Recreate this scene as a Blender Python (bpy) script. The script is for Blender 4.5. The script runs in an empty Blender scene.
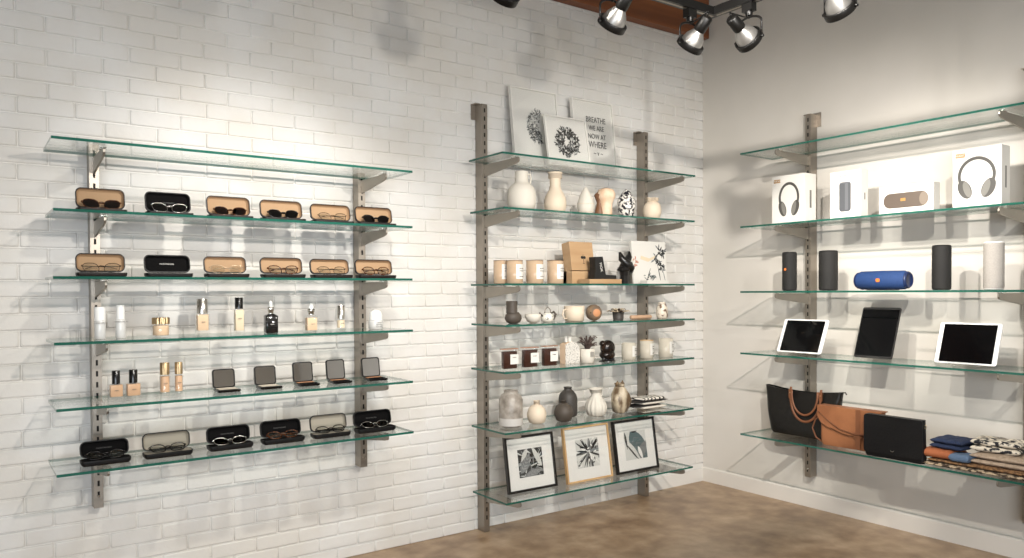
import bpy, math, random
from mathutils import Matrix, Vector
random.seed(7)
C = bpy.context.scene.collection
S = 1.17                       # metres per survey unit
PI = math.pi
# ---------------------------------------------------------------- camera
FPX, CY, ROLL, YAW, PITCH = 772.7716, 305.2274, -0.0054, 0.9492, -0.0171
CAM = Vector((-3.6659*S, -3.1326*S, 1.15*S))
F0 = Vector((math.cos(YAW), math.sin(YAW), 0)); R0 = Vector((math.sin(YAW), -math.cos(YAW), 0)); U0 = Vector((0, 0, 1))
FW = F0*math.cos(PITCH) + U0*math.sin(PITCH); UP = U0*math.cos(PITCH) - F0*math.sin(PITCH)
cr, sr = math.cos(ROLL), math.sin(ROLL)
RT = R0*cr + UP*sr; UPR = -R0*sr + UP*cr
cam_d = bpy.data.cameras.new('camera'); cam = bpy.data.objects.new('camera', cam_d); C.objects.link(cam)
m = Matrix((RT, UPR, -FW)).transposed().to_4x4(); m.translation = CAM
cam.matrix_world = m
cam_d.sensor_width = 36; cam_d.lens = FPX/1024*36; cam_d.shift_y = (CY-279)/1024; cam_d.clip_start = .05
sc = bpy.context.scene; sc.camera = cam
# ---------------------------------------------------------------- world, light, exposure
w = bpy.data.worlds.new('world'); sc.world = w; w.use_nodes = True
w.node_tree.nodes['Background'].inputs[0].default_value = (.80, .90, 1.0, 1); w.node_tree.nodes['Background'].inputs[1].default_value = .06
sc.view_settings.view_transform = 'Standard'; sc.view_settings.look = 'None'; sc.view_settings.gamma = 1
sc.view_settings.exposure = 0.0; sc.view_settings.use_curve_mapping = False
try:
    sc.cycles.transparent_max_bounces = 40; sc.cycles.max_bounces = 10; sc.cycles.use_denoising = True
    sc.cycles.sample_clamp_indirect = 6; sc.cycles.caustics_reflective = False; sc.cycles.caustics_refractive = False
except Exception: pass
SPOT_W = 62.0; WARM = (1.0, .945, .87)
def light(name, kind, loc, target, power, color, **kw):
    d = bpy.data.lights.new(name, kind); d.energy = power; d.color = color
    for k, v_ in kw.items(): setattr(d, k, v_)
    o = bpy.data.objects.new(name, d); C.objects.link(o); o.location = loc
    o.rotation_euler = (Vector(target)-Vector(loc)).to_track_quat('-Z', 'Y').to_euler()
    return o
# added cool area fill behind the camera, with no window modelled there
light('added_room_fill', 'AREA', (-5.4, -6.3, 1.1), (-.6, -.4, .6), 190, (.84, .92, 1.0), shape='RECTANGLE', size=4.5, size_y=1.6)
# ---------------------------------------------------------------- survey helpers
def proj(x, y, z):
    d = Vector((x, y, z)) - CAM; q = d.dot(FW)
    return 512 + FPX*d.dot(RT)/q, CY - FPX*d.dot(UPR)/q
def depth(x, y, z=1.3): return (Vector((x, y, z)) - CAM).dot(FW)
def bis(fn, lo, hi, t):
    s = fn(hi) > fn(lo)
    for _ in range(50):
        mid = (lo+hi)/2
        if (fn(mid) > t) == s: hi = mid
        else: lo = mid
    return (lo+hi)/2
def ax(u, y, z=1.3): return bis(lambda x: proj(x, y, z)[0], -5.2, .5, u)
def by(u, x, z=1.3): return bis(lambda y: proj(x, y, z)[0], -3.2, .3, u)
def zat(v, x, y): return bis(lambda z: proj(x, y, z)[1], -1, 5, v)
def rnd(u0, u1, vt, y, zb, B=False):     # a round thing: its place, its diameter and height
    uc = (u0+u1)/2
    x = ax(uc, y, zb) if not B else y
    if B: y = by(uc, x, zb)
    c = math.cos(math.atan((uc-512)/FPX))
    D = (u1-u0)*depth(x, y)*c/FPX
    return x, y, D, zat(vt, x, y)-zb
def flat(u0, u1, vt, y, zb, B=False):    # a flat front facing the room
    if not B:
        a, b = ax(u0, y, zb), ax(u1, y, zb); xc = (a+b)/2
        return xc, y, b-a, zat(vt, xc, y)-zb
    x = y; a, b = by(u0, x, zb), by(u1, x, zb); yc = (a+b)/2
    return x, yc, a-b, zat(vt, x, yc)-zb
# ---------------------------------------------------------------- materials
def lin(c):
    return tuple(((v/255)/12.92 if v/255 <= .04045 else ((v/255+.055)/1.055)**2.4) for v in c) + (1,)
MATS = {}
def mat(name, col, rough=.5, metal=0., bump=0., bscale=40., col2=None, nscale=8., spec=None, coat=0., ramp=(.4, .6), kind='noise', stretch=(1, 1, 1), trans=0.):
    if name in MATS: return MATS[name]
    m = bpy.data.materials.new(name); m.use_nodes = True; MATS[name] = m
    nt = m.node_tree; N = nt.nodes; L = nt.links; p = N['Principled BSDF']
    p.inputs['Base Color'].default_value = lin(col); p.inputs['Roughness'].default_value = rough; p.inputs['Metallic'].default_value = metal
    if spec is not None: p.inputs['Specular IOR Level'].default_value = spec
    if coat: p.inputs['Coat Weight'].default_value = coat; p.inputs['Coat Roughness'].default_value = .08
    if trans: p.inputs['Transmission Weight'].default_value = trans
    tc = N.new('ShaderNodeTexCoord'); mp = N.new('ShaderNodeMapping'); mp.inputs['Scale'].default_value = stretch
    L.new(tc.outputs['Object'], mp.inputs[0])
    if col2 is not None:
        if kind == 'noise': t = N.new('ShaderNodeTexNoise'); t.inputs['Scale'].default_value = nscale; t.inputs['Detail'].default_value = 6; out = t.outputs[0]
        elif kind == 'voronoi': t = N.new('ShaderNodeTexVoronoi'); t.inputs['Scale'].default_value = nscale; out = t.outputs[0]
        elif kind == 'wave': t = N.new('ShaderNodeTexWave'); t.inputs['Scale'].default_value = nscale; t.inputs['Distortion'].default_value = 6; t.inputs['Detail'].default_value = 3; out = t.outputs[1]
        elif kind == 'magic': t = N.new('ShaderNodeTexMagic'); t.inputs['Scale'].default_value = nscale; t.inputs['Distortion'].default_value = 2.5; out = t.outputs[1]
        elif kind == 'zigzag': t = N.new('ShaderNodeTexChecker'); t.inputs['Scale'].default_value = nscale; out = t.outputs[1]
        L.new(mp.outputs[0], t.inputs['Vector'])
        r = N.new('ShaderNodeValToRGB'); r.color_ramp.elements[0].position = ramp[0]; r.color_ramp.elements[1].position = ramp[1]
        r.color_ramp.elements[0].color = lin(col); r.color_ramp.elements[1].color = lin(col2)
        L.new(out, r.inputs[0]); L.new(r.outputs[0], p.inputs['Base Color'])
    if bump:
        n = N.new('ShaderNodeTexNoise'); n.inputs['Scale'].default_value = bscale; n.inputs['Detail'].default_value = 4
        L.new(mp.outputs[0], n.inputs['Vector'])
        b = N.new('ShaderNodeBump'); b.inputs['Strength'].default_value = bump; b.inputs['Distance'].default_value = .004
        L.new(n.outputs[0], b.inputs['Height']); L.new(b.outputs[0], p.inputs['Normal'])
    return m
def glass(name, tint, gloss=(1, 1, 1), base=.0, rough=.0, body=None, bodyf=0., ior=1.5):
    """thin clear glass: tinted see-through with a Fresnel reflection, optionally a share of coloured body"""
    if name in MATS: return MATS[name]
    m = bpy.data.materials.new(name); m.use_nodes = True; MATS[name] = m
    nt = m.node_tree; N = nt.nodes; L = nt.links; N.remove(N['Principled BSDF']); out = N['Material Output']
    t = N.new('ShaderNodeBsdfTransparent'); t.inputs[0].default_value = tuple(tint)+(1,)
    g = N.new('ShaderNodeBsdfGlossy'); g.inputs['Roughness'].default_value = rough; g.inputs[0].default_value = tuple(gloss)+(1,)
    fr = N.new('ShaderNodeFresnel'); ge = N.new('ShaderNodeNewGeometry'); mi_ = N.new('ShaderNodeMix'); mi_.data_type = 'FLOAT'
    mi_.inputs[2].default_value = ior; mi_.inputs[3].default_value = 1/ior     # same reflection entering and leaving the pane
    L.new(ge.outputs['Backfacing'], mi_.inputs[0]); L.new(mi_.outputs[0], fr.inputs[0])
    src = t.outputs[0]
    if body is not None:
        d = N.new('ShaderNodeBsdfDiffuse'); d.inputs[0].default_value = lin(body)
        mx = N.new('ShaderNodeMixShader'); mx.inputs[0].default_value = bodyf
        L.new(t.outputs[0], mx.inputs[1]); L.new(d.outputs[0], mx.inputs[2]); src = mx.outputs[0]
    ms = N.new('ShaderNodeMixShader'); L.new(fr.outputs[0], ms.inputs[0]); L.new(src, ms.inputs[1]); L.new(g.outputs[0], ms.inputs[2])
    L.new(ms.outputs[0], out.inputs[0])
    return m
G_SHEET = glass('shelf_glass', (.978, .992, .987))
G_EDGE = glass('shelf_glass_edge', (.06, .26, .22), body=(36, 98, 84), bodyf=.72)
G_CLEAR = glass('clear_glass', (.985, .985, .98))
G_SMOKE = glass('smoked_lens', (.16, .10, .075))
G_DEMO = glass('clear_lens', (.93, .94, .93))
G_DARKL = glass('dark_lens', (.07, .06, .06))
G_FROST = glass('frosted_glass', (.85, .85, .84), body=(235, 235, 232), bodyf=.75, rough=.15)
G_AMBER = glass('amber_glass', (.9, .76, .62), body=(232, 204, 172), bodyf=.62)
G_PALE = glass('pale_glass', (.9, .88, .82), body=(240, 232, 215), bodyf=.6)
STEEL = mat('brushed_steel', (158, 150, 140), .38, .85, bump=.03, bscale=120, stretch=(1, 1, .05))
STEEL2 = mat('bracket_steel', (158, 151, 141), .42, .75)
SLOT = mat('slot_shadow', (22, 19, 17), .9)
BLACK = mat('black_leather', (13, 12, 12), .5, bump=.1, bscale=300, spec=.3)
BLACKF = mat('black_felt', (9, 8, 8), .9, spec=.15)
BROWNC = mat('dark_brown_shell', (24, 18, 16), .5, spec=.3)
TAN = mat('tan_suede', (160, 131, 100), .85, bump=.1, bscale=300)
GREYL = mat('grey_suede', (152, 145, 131), .85)
GOLD = mat('gold_metal', (190, 166, 130), .38, 1.)
SILVER = mat('silver_metal', (215, 212, 205), .2, 1.)
FBLACK = mat('black_acetate', (18, 15, 14), .2)
TORT = mat('tortoise_acetate', (40, 22, 13), .2, col2=(104, 60, 32), nscale=90)
FCLEAR = mat('champagne_wire', (196, 176, 150), .25, .6)
WHITEP = mat('white_plastic', (238, 238, 235), .35)
WHITEC = mat('white_card', (222, 219, 212), .6)
MIRROR = mat('mirror', (225, 222, 218), .03, 1.)
# ---------------------------------------------------------------- mesh builder
class MB:
    def __init__(s): s.v = []; s.f = []; s.mi = []; s.sm = []; s.M = Matrix.Identity(4)
    def add(s, vs, fs, mi=0, smooth=False):
        o = len(s.v); s.v += [tuple(s.M @ Vector(p)) for p in vs]
        for f in fs: s.f.append([i+o for i in f]); s.mi.append(mi); s.sm.append(smooth)
        return s
    def box(s, x0, x1, y0, y1, z0, z1, mi=0):
        v = [(x, y, z) for x in (x0, x1) for y in (y0, y1) for z in (z0, z1)]
        return s.add(v, [(0, 1, 3, 2), (4, 6, 7, 5), (0, 4, 5, 1), (2, 3, 7, 6), (0, 2, 6, 4), (1, 5, 7, 3)], mi)
    def lathe(s, pr, mi=0, n=28, sx=1, sy=1, fn=None, smooth=True, cx=0, cy=0, cap=True):
        vs = []; fs = []
        for r, z in pr:
            for k in range(n):
                a = 2*PI*k/n; rr = r*(fn(a, z) if fn else 1)
                vs.append((cx+rr*math.cos(a)*sx, cy+rr*math.sin(a)*sy, z))
        for i in range(len(pr)-1):
            for k in range(n):
                a, b = i*n+k, i*n+(k+1) % n; fs.append((a, b, b+n, a+n))
        s.add(vs, fs, mi, smooth)
        if cap:
            if pr[0][0] > 1e-5: s.add(vs[:n], [tuple(range(n))[::-1]], mi)
            if pr[-1][0] > 1e-5: s.add(vs[-n:], [tuple(range(n))], mi)
        return s
    def tube(s, pts, r, mi=0, n=8, closed=False, flat=1.):
        P = [Vector(p) for p in pts]; N_ = len(P); rs = r if isinstance(r, (list, tuple)) else [r]*N_
        vs = []; fs = []; up = Vector((0, 0, 1)); prev = None
        for i, p in enumerate(P):
            t = (P[(i+1) % N_]-P[i-1]) if closed else (P[min(i+1, N_-1)]-P[max(i-1, 0)])
            t.normalize()
            if prev is None:
                a = t.cross(up)
                if a.length < .1: a = t.cross(Vector((0, 1, 0)))
            else: a = prev - t*prev.dot(t)
            a.normalize(); prev = a; b = t.cross(a)
            for k in range(n):
                q = 2*PI*k/n; vs.append(p + a*math.cos(q)*rs[i] + b*math.sin(q)*rs[i]*flat)
        m_ = N_ if closed else N_-1
        for i in range(m_):
            j = (i+1) % N_
            for k in range(n): fs.append((i*n+k, i*n+(k+1) % n, j*n+(k+1) % n, j*n+k))
        if not closed: fs += [tuple(range(n))[::-1], tuple(range((N_-1)*n, N_*n))]
        return s.add(vs, fs, mi, True)
    def prism(s, ol, y0, y1, mi=0, smooth=False, mi2=None):      # outline in xz, extruded along y
        n = len(ol); vs = [(x, y0, z) for x, z in ol]+[(x, y1, z) for x, z in ol]
        s.add(vs, [(i, (i+1) % n, n+(i+1) % n, n+i) for i in range(n)], mi if mi2 is None else mi2, smooth)
        return s.add(vs, [tuple(range(n)), tuple(range(2*n-1, n-1, -1))], mi)
    def ell(s, c, r, mi=0, n=20, m_=12):
        M0 = s.M; s.M = M0 @ Matrix.Translation(c)
        s.lathe([(max(1e-6, math.sin(PI*i/m_))*1., -math.cos(PI*i/m_)) for i in range(m_+1)], mi, n, cap=False) if False else None
        vs = []; fs = []
        for i in range(m_+1):
            for k in range(n):
                a = 2*PI*k/n; q = PI*i/m_
                vs.append((r[0]*math.sin(q)*math.cos(a), r[1]*math.sin(q)*math.sin(a), -r[2]*math.cos(q)))
        for i in range(m_):
            for k in range(n):
                a, b = i*n+k, i*n+(k+1) % n; fs.append((a, b, b+n, a+n))
        s.add(vs, fs, mi, True); s.M = M0; return s
    def dish(s, w, h, d, r, rim=.0042, deep=.8, mo=0, mi_=1):      # rounded tray, open towards +Z
        def ring(o, z):
            return [(x, y, z) for x, y in rrect(w-2*o, h-2*o, max(r-o, .001))]
        R = [ring(d*.35, 0), ring(d*.08, d*.3), ring(0, d*.7), ring(0, d), ring(rim, d), ring(rim+.001, d*(1-deep*.6)), ring(rim+d*.3, d*(1-deep))]
        n = len(R[0]); vs = [p for q in R for p in q]
        s.add(R[0], [tuple(range(n))[::-1]], mo)
        for i in range(6):
            s.add([*R[i], *R[i+1]], [(k, (k+1) % n, n+(k+1) % n, n+k) for k in range(n)], mo if i < 4 else mi_, True)
        s.add(R[6], [tuple(range(n))], mi_); return s
    def pillow(s, w, h, t, mi=0, n=24, e=6, amp=0., fr=9, seed=0, pw=.45):   # flat cushion lying in XY
        rd = random.Random(seed); ph = [rd.uniform(0, 6) for _ in range(6)]
        vs = []; fs = []
        for sg in (1, -1):
            for i in range(n+1):
                for j in range(n+1):
                    u = math.sin(PI/2*(2*i/n-1)); q = math.sin(PI/2*(2*j/n-1))
                    k = max(0., (1-abs(u)**e)*(1-abs(q)**e))**pw
                    nz = amp*(math.sin(fr*u+ph[0]+2*q)*math.sin(fr*.7*q+ph[1])+.5*math.sin(fr*1.9*u+ph[2]-3*q))
                    xx = u*w/2*(1+.04*amp/max(t, 1e-4)*math.sin(5*q+ph[3])); yy = q*h/2*(1+.05*amp/max(t, 1e-4)*math.sin(4*u+ph[4]))
                    vs.append((xx, yy, sg*t/2*k + nz*k))
        m1 = (n+1)**2
        for o in (0, m1):
            for i in range(n):
                for j in range(n):
                    a = o+i*(n+1)+j; q = (a, a+n+1, a+n+2, a+1); fs.append(q if o == 0 else q[::-1])
        return s.add(vs, fs, mi, True)
    def build(s, name, mats, parent=None, bevel=0., loc=None):
        me = bpy.data.meshes.new(name); me.from_pydata([tuple(p) for p in s.v], [], s.f)
        for m_ in (mats if isinstance(mats, (list, tuple)) else [mats]): me.materials.append(m_)
        me.polygons.foreach_set('material_index', s.mi); me.polygons.foreach_set('use_smooth', s.sm); me.update()
        o = bpy.data.objects.new(name, me); C.objects.link(o)
        if parent is not None: o.parent = parent
        if loc: o.location = loc
        if bevel:
            b = o.modifiers.new('bevel', 'BEVEL'); b.width = bevel; b.segments = 2; b.limit_method = 'ANGLE'; b.angle_limit = .6
        return o
def rrect(w, h, r, n=6):
    r = min(r, w/2-1e-4, h/2-1e-4); o = []
    for cx, cy, a0 in ((w/2-r, h/2-r, 0), (-w/2+r, h/2-r, 90), (-w/2+r, -h/2+r, 180), (w/2-r, -h/2+r, 270)):
        for k in range(n+1):
            a = math.radians(a0+90*k/n); o.append((cx+r*math.cos(a), cy+r*math.sin(a)))
    return o
def T(x=0, y=0, z=0): return Matrix.Translation((x, y, z))
def RX(d): return Matrix.Rotation(math.radians(d), 4, 'X')
def RY(d): return Matrix.Rotation(math.radians(d), 4, 'Y')
def RZ(d): return Matrix.Rotation(math.radians(d), 4, 'Z')
def thing(name, label, cat, loc=(0, 0, 0), rz=0., group=None):
    o = bpy.data.objects.new(name, None); o.empty_display_size = .05; C.objects.link(o)
    o.location = loc; o.rotation_euler = (0, 0, rz); o['label'] = label; o['category'] = cat
    if group: o['group'] = group
    return o
def tag(o, label, cat, group=None):
    o['label'] = label; o['category'] = cat
    if group: o['group'] = group
    return o
def struct(name, mb, m_): o = mb.build(name, m_); o['kind'] = 'structure'; return o
def text(name, body, size, m_, parent, M, align='CENTER', ext=.0004, sx=1.):
    cu = bpy.data.curves.new(name, 'FONT'); cu.body = body; cu.size = size; cu.align_x = align; cu.align_y = 'CENTER'; cu.extrude = ext
    tmp = bpy.data.objects.new(name, cu); C.objects.link(tmp)
    me = bpy.data.meshes.new_from_object(tmp.evaluated_get(bpy.context.evaluated_depsgraph_get()))
    bpy.data.objects.remove(tmp); me.transform(Matrix.Diagonal((sx, 1, 1, 1))); me.transform(M)
    me.materials.clear(); me.materials.append(m_)
    o = bpy.data.objects.new(name, me); C.objects.link(o); o.parent = parent; return o
FRONT = RX(90)                    # text standing up, facing -y
ORD = ['leftmost', 'second from left', 'third from left', 'fourth from left', 'fifth from left', 'rightmost']
RB = -PI/2                        # turns a thing so that it faces away from the right wall
# ---------------------------------------------------------------- room shell
def brick_wall():
    mb = MB(); rd = random.Random(3); L_, H_, g = .2055, .0672, .0036
    Xl, Xr, Zt = -8.3, 0.03, 3.6
    mb.add([(Xl, .0080, 0), (Xr+.12, .0080, 0), (Xr+.12, .0080, Zt), (Xl, .0080, Zt)], [(0, 1, 2, 3)])
    mb.add([(Xl, .16, 0), (Xr+.12, .16, 0), (Xr+.12, .16, Zt), (Xl, .16, Zt)], [(3, 2, 1, 0)])
    row = 0; z = -.01
    while z < Zt:
        x = Xl - (L_/2 if row % 2 else 0) + rd.uniform(-.006, .006)
        while x < Xr:
            a = max(x+g*rd.uniform(.3, .8), Xl); b = min(x+L_-g*rd.uniform(.3, .8), Xr); x += L_
            if b-a < .02: continue
            z0 = max(z+g*rd.uniform(.3, .9), 0); z1 = min(z+H_-g*rd.uniform(.3, .9), Zt)
            if z1-z0 < .01: continue
            f = -rd.uniform(.0, .0022); bev = rd.uniform(.004, .007); tl = [rd.uniform(-.0008, .0008) for _ in range(4)]
            def rg(o, y, t=0):
                c = [(a+o, z0+o), (b-o, z0+o), (b-o, z1-o), (a+o, z1-o)]; k = o*.35+.0012; out = []
                sx_ = [(1, 1), (-1, 1), (-1, -1), (1, -1)]
                for i, (cx, cz) in enumerate(c):
                    e1 = (cx+sx_[i][0]*k*2, y, cz); e2 = (cx, y, cz+sx_[i][1]*k*2)
                    pr = [e2, e1] if i % 2 == 0 else [e1, e2]
                    for q in pr: out.append((q[0], q[1]+tl[i]*t, q[2]))
                return out
            r0, r1, r2 = rg(0, .0082), rg(bev*.3, f+.0028), rg(bev, f, 1)
            for p, q in ((r0, r1), (r1, r2)):
                mb.add(p+q, [(i, (i+1) % 8, 8+(i+1) % 8, 8+i) for i in range(8)], 0, True)
            mb.add(r2, [tuple(range(8))], 0, True)
        z += H_; row += 1
    m_ = mat('white_painted_brick', (224, 222, 218), .55, bump=.5, bscale=26, col2=(218, 214, 207), nscale=3.)
    o = struct('wall_left', mb, m_); return o
brick_wall()
WB = mat('white_painted_plaster', (214, 209, 201), .6, bump=.03, bscale=60, col2=(209, 204, 195), nscale=1.5)
struct('wall_right', MB().box(0.0, .12, -8.3, 0.0, 0, 3.6), WB)
def floor_mat():
    m = bpy.data.materials.new('stained_concrete'); m.use_nodes = True; nt = m.node_tree; N = nt.nodes; L = nt.links; p = N['Principled BSDF']
    tc = N.new('ShaderNodeTexCoord'); n1 = N.new('ShaderNodeTexNoise'); n1.inputs['Scale'].default_value = 2.3; n1.inputs['Detail'].default_value = 8; n1.inputs['Distortion'].default_value = .6
    n2 = N.new('ShaderNodeTexNoise'); n2.inputs['Scale'].default_value = 9; n2.inputs['Detail'].default_value = 8
    L.new(tc.outputs['Object'], n1.inputs['Vector']); L.new(tc.outputs['Object'], n2.inputs['Vector'])
    r = N.new('ShaderNodeValToRGB'); e = r.color_ramp.elements; e[0].position = .36; e[0].color = lin((134, 108, 82)); e[1].position = .66; e[1].color = lin((196, 172, 144))
    k = e.new(.5); k.color = lin((166, 140, 112))
    mx = N.new('ShaderNodeMix'); mx.data_type = 'FLOAT'; mx.inputs[0].default_value = .5
    L.new(n1.outputs[0], mx.inputs[2]); L.new(n2.outputs[0], mx.inputs[3]); L.new(mx.outputs[0], r.inputs[0]); L.new(r.outputs[0], p.inputs['Base Color'])
    rr = N.new('ShaderNodeMapRange'); rr.inputs[3].default_value = .28; rr.inputs[4].default_value = .5; L.new(n2.outputs[0], rr.inputs[0]); L.new(rr.outputs[0], p.inputs['Roughness'])
    b = N.new('ShaderNodeBump'); b.inputs['Strength'].default_value = .08; b.inputs['Distance'].default_value = .004; L.new(n2.outputs[0], b.inputs['Height']); L.new(b.outputs[0], p.inputs['Normal'])
    return m
struct('floor', MB().box(-8.3, .12, -8.3, .16, -.1, 0), floor_mat())
struct('wall_back', MB().box(-8.3, .12, -8.42, -8.3, 0, 3.6), mat('far_wall_paint', (208, 204, 197), .7))
struct('wall_front', MB().box(-8.42, -8.3, -8.3, .16, 0, 3.6), mat('far_wall_paint', (208, 204, 197), .7))
struct('ceiling', MB().box(-8.3, .12, -8.3, .16, 3.6, 3.7), mat('ceiling_paint', (200, 196, 190), .8))
bb = MB(); bb.prism([(0, 0), (.014, 0), (.014, .092), (.006, .1), (0, .1)], 0, 6.6); 
o = bb.build('baseboard_right', mat('baseboard_paint', (222, 217, 209), .45)); o['kind'] = 'structure'; o.rotation_euler = (0, 0, PI); o.scale = (1, 1, 1)
mb = MB(); mb.box(-.60, -.015, -.010, -.0032, 0, .088); struct('baseboard_left', mb, mat('brick_base_paint', (226, 223, 217), .5))
# timber beam along the top of the brick wall
bm_ = MB(); bm_.box(-7.2, -.02, -.075, -.004, 3.10, 3.6)
struct('trim_1', bm_, mat('stained_timber', (132, 78, 42), .5, bump=.2, bscale=30, col2=(110, 62, 32), nscale=5, stretch=(.15, 1, 2)))
# ---------------------------------------------------------------- shelf units
PW, PD, FR, BK = .036, .071, -.406, -.084
TH = .0105
def uprights(name_lbl, loc, rz, zb, zt, arms, mount=True, short=0.):
    """slotted steel standard; local x along the wall (0 = middle), wall behind at +y; arms = [z of shelf underside]"""
    t = thing('shelf_standard', name_lbl, 'shelf standard', loc, rz, 'slotted steel shelf standards')
    b = MB(); b.box(-PW/2, PW/2, -PD, -.004, zb, zt)
    z = zt-.035
    while z > zb+.04:
        b.box(-.0042, .0042, -PD-.0006, -PD+.001, z-.0115, z+.0115, 1); z -= .0455
    b.build('channel', [STEEL, SLOT], t)
    if mount:
        p = MB(); p.box(-.012, PW/2+.026, -.005, -.001, zt-.075, zt+.012); p.box(-PW/2-.028, -PW/2, -.005, -.001, zt-.08, zt+.008); p.box(-PW/2-.028, -PW/2, -.05, -.005, zt, zt+.005)
        pl = p.build('mounting_plate', STEEL, t)
    if zb > .05:
        MB().lathe([(.0055, 0), (.0055, .002), (.003, .004)], n=12).build('bolt', SILVER, t).matrix_local = T(0, -PD, zb+.05) @ RX(90)
    k = MB()
    L_ = -FR-PD-.01-short
    ol = [(0, 0), (0, -.066), (.012, -.064), (L_-.03, -.032), (L_-.008, -.026), (L_, -.018), (L_, -.006), (L_-.006, 0)]
    k.M = RZ(-90)
    k.prism([(x, z) for x, z in ol], -.004, .004)
    br = None
    for z in arms:
        if br is None:
            br = k.build('bracket', STEEL2, t, bevel=.0012)
        else:
            n = br.copy(); C.objects.link(n); n.parent = t; br = n
        br.location = (0, -PD-.0002, z-.0045)
        c = MB(); c.box(-.013, .013, -.012, .012, -.003, .0005); c.lathe([(.0045, 0), (.0045, .0045), (.002, .005)], n=10, cx=0, cy=-.006); c.lathe([(.0045, 0), (.0045, .0045), (.002, .005)], n=10, cx=0, cy=.018)
        cc = MB(); cc.box(-.012, .012, -.02, .02, -.0025, .0035); cl = cc.build('clip', SILVER, br, bevel=.001); cl.location = (0, -L_+.04, .0008)
    return t
def shelf(xl, xr, z, label, group, B=False, xb=None):
    """a sheet of float glass, polished green edges; z is the middle of its thickness"""
    b = MB(); f, k = FR, BK
    if not B: v = [(xl, f), (xr, f), (xr, k), (xl, k)]
    else: v = [(f, xl), (f, xr), (k, xr), (k, xl)]
    lo = [(x, y, z-TH/2) for x, y in v]; hi = [(x, y, z+TH/2) for x, y in v]
    if B: lo.reverse(); hi.reverse()
    b.add(lo+hi, [(3, 2, 1, 0), (4, 5, 6, 7)], 0); b.add(lo+hi, [(i, (i+1) % 4, 4+(i+1) % 4, 4+i) for i in range(4)], 1)
    return tag(b.build('glass_shelf', [G_SHEET, G_EDGE]), label, 'shelf', group)
Z1 = [z*S for z in (1.6389, 1.415, 1.2027, .9953, .7868, .5813)]
Z2 = [z*S for z in (1.7624, 1.521, 1.1837, .9997, .7919, .5217, .209)]
Z3 = [z*S for z in (1.8611, 1.4809, 1.1436, .8233, .3996)]
U1 = [(51, 412.5), (53, 412.5), (53, 412.5), (54, 413), (56.3, 413), (56.6, 413.7)]
U2 = [(502.5, 695.4), (504, 694.7), (504.6, 694.7), (505.2, 694.9), (504.8, 694.3), (505.2, 693.7), (506.6, 692.9)]
W1 = ['topmost, left empty', 'carrying the upper row of glasses cases', 'carrying the second row of glasses cases', 'carrying pale bottles and a white jar', 'carrying foundation bottles and mirrored compacts', 'lowest, carrying six glasses cases']
W2 = ['topmost, carrying leaning pictures', 'carrying white vases and a patterned jar', 'carrying amber candles and a black knot sculpture', 'carrying a cream mug and a brown ball', 'carrying square brown candles and a twig plant', 'carrying dark bottles and a mottled jar', 'lowest, carrying three framed prints']
W3 = ['topmost, left empty', 'carrying white product boxes', 'carrying the portable speakers', 'carrying the three tablets', 'lowest, carrying bags and folded cloths']
for i, z in enumerate(Z1): shelf(ax(U1[i][0], FR, z), ax(U1[i][1], FR, z), z, 'green-edged glass shelf on left unit, '+W1[i], 'glass shelves of the left unit')
for i, z in enumerate(Z2): shelf(ax(U2[i][0], FR, z), ax(U2[i][1], FR, z), z, 'green-edged glass shelf on middle unit, '+W2[i], 'glass shelves of the middle unit')
y3p2 = by(1001, FR+.03, Z3[0])+.0; y3e = -.5445*S-.002
y3p1 = by(810.4, -PD)+PW/2
for i, z in enumerate(Z3): shelf(y3e, y3p2-.24, z, 'green-edged glass shelf on right wall, '+W3[i], 'glass shelves of the right wall', B=True)
x1a = ax(100.2, -PD, 1.5)-PW/2; x1b = ax(365.6, -PD, 1.5)-PW/2
x2a = ax(488.3, -PD, 1.3)-PW/2; x2b = ax(648.3, -PD, 1.3)-PW/2
und = lambda Z: [z-TH/2 for z in Z]
uprights('short slotted steel post behind left ends of left unit shelves', (x1a, 0, 0), 0, zat(508, x1a, -PD), zat(144.5, x1a, -PD), und(Z1), False, .05)
uprights('short slotted steel post behind right ends of left unit shelves', (x1b, 0, 0), 0, zat(467, x1b, -PD), zat(173, x1b, -PD), und(Z1), False, .05)
uprights('tall slotted steel post on floor at left of middle unit', (x2a, 0, 0), 0, .001, 2.0441*S, und(Z2))
uprights('tall slotted steel post on floor at right of middle unit', (x2b, 0, 0), 0, .001, 2.0441*S-.01, und(Z2))
uprights('slotted steel post on right wall behind first headphone box', (0, y3p1, 0), RB, zat(477, -PD, y3p1), zat(114, -PD, y3p1), und(Z3))
uprights('slotted steel post at right picture edge, only its brackets showing', (0, y3p2, 0), RB, .2, 2.42, und(Z3))
T1 = [z+TH/2+.0006 for z in Z1]; T2 = [z+TH/2+.0006 for z in Z2]; T3 = [z+TH/2+.0006 for z in Z3]
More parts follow.
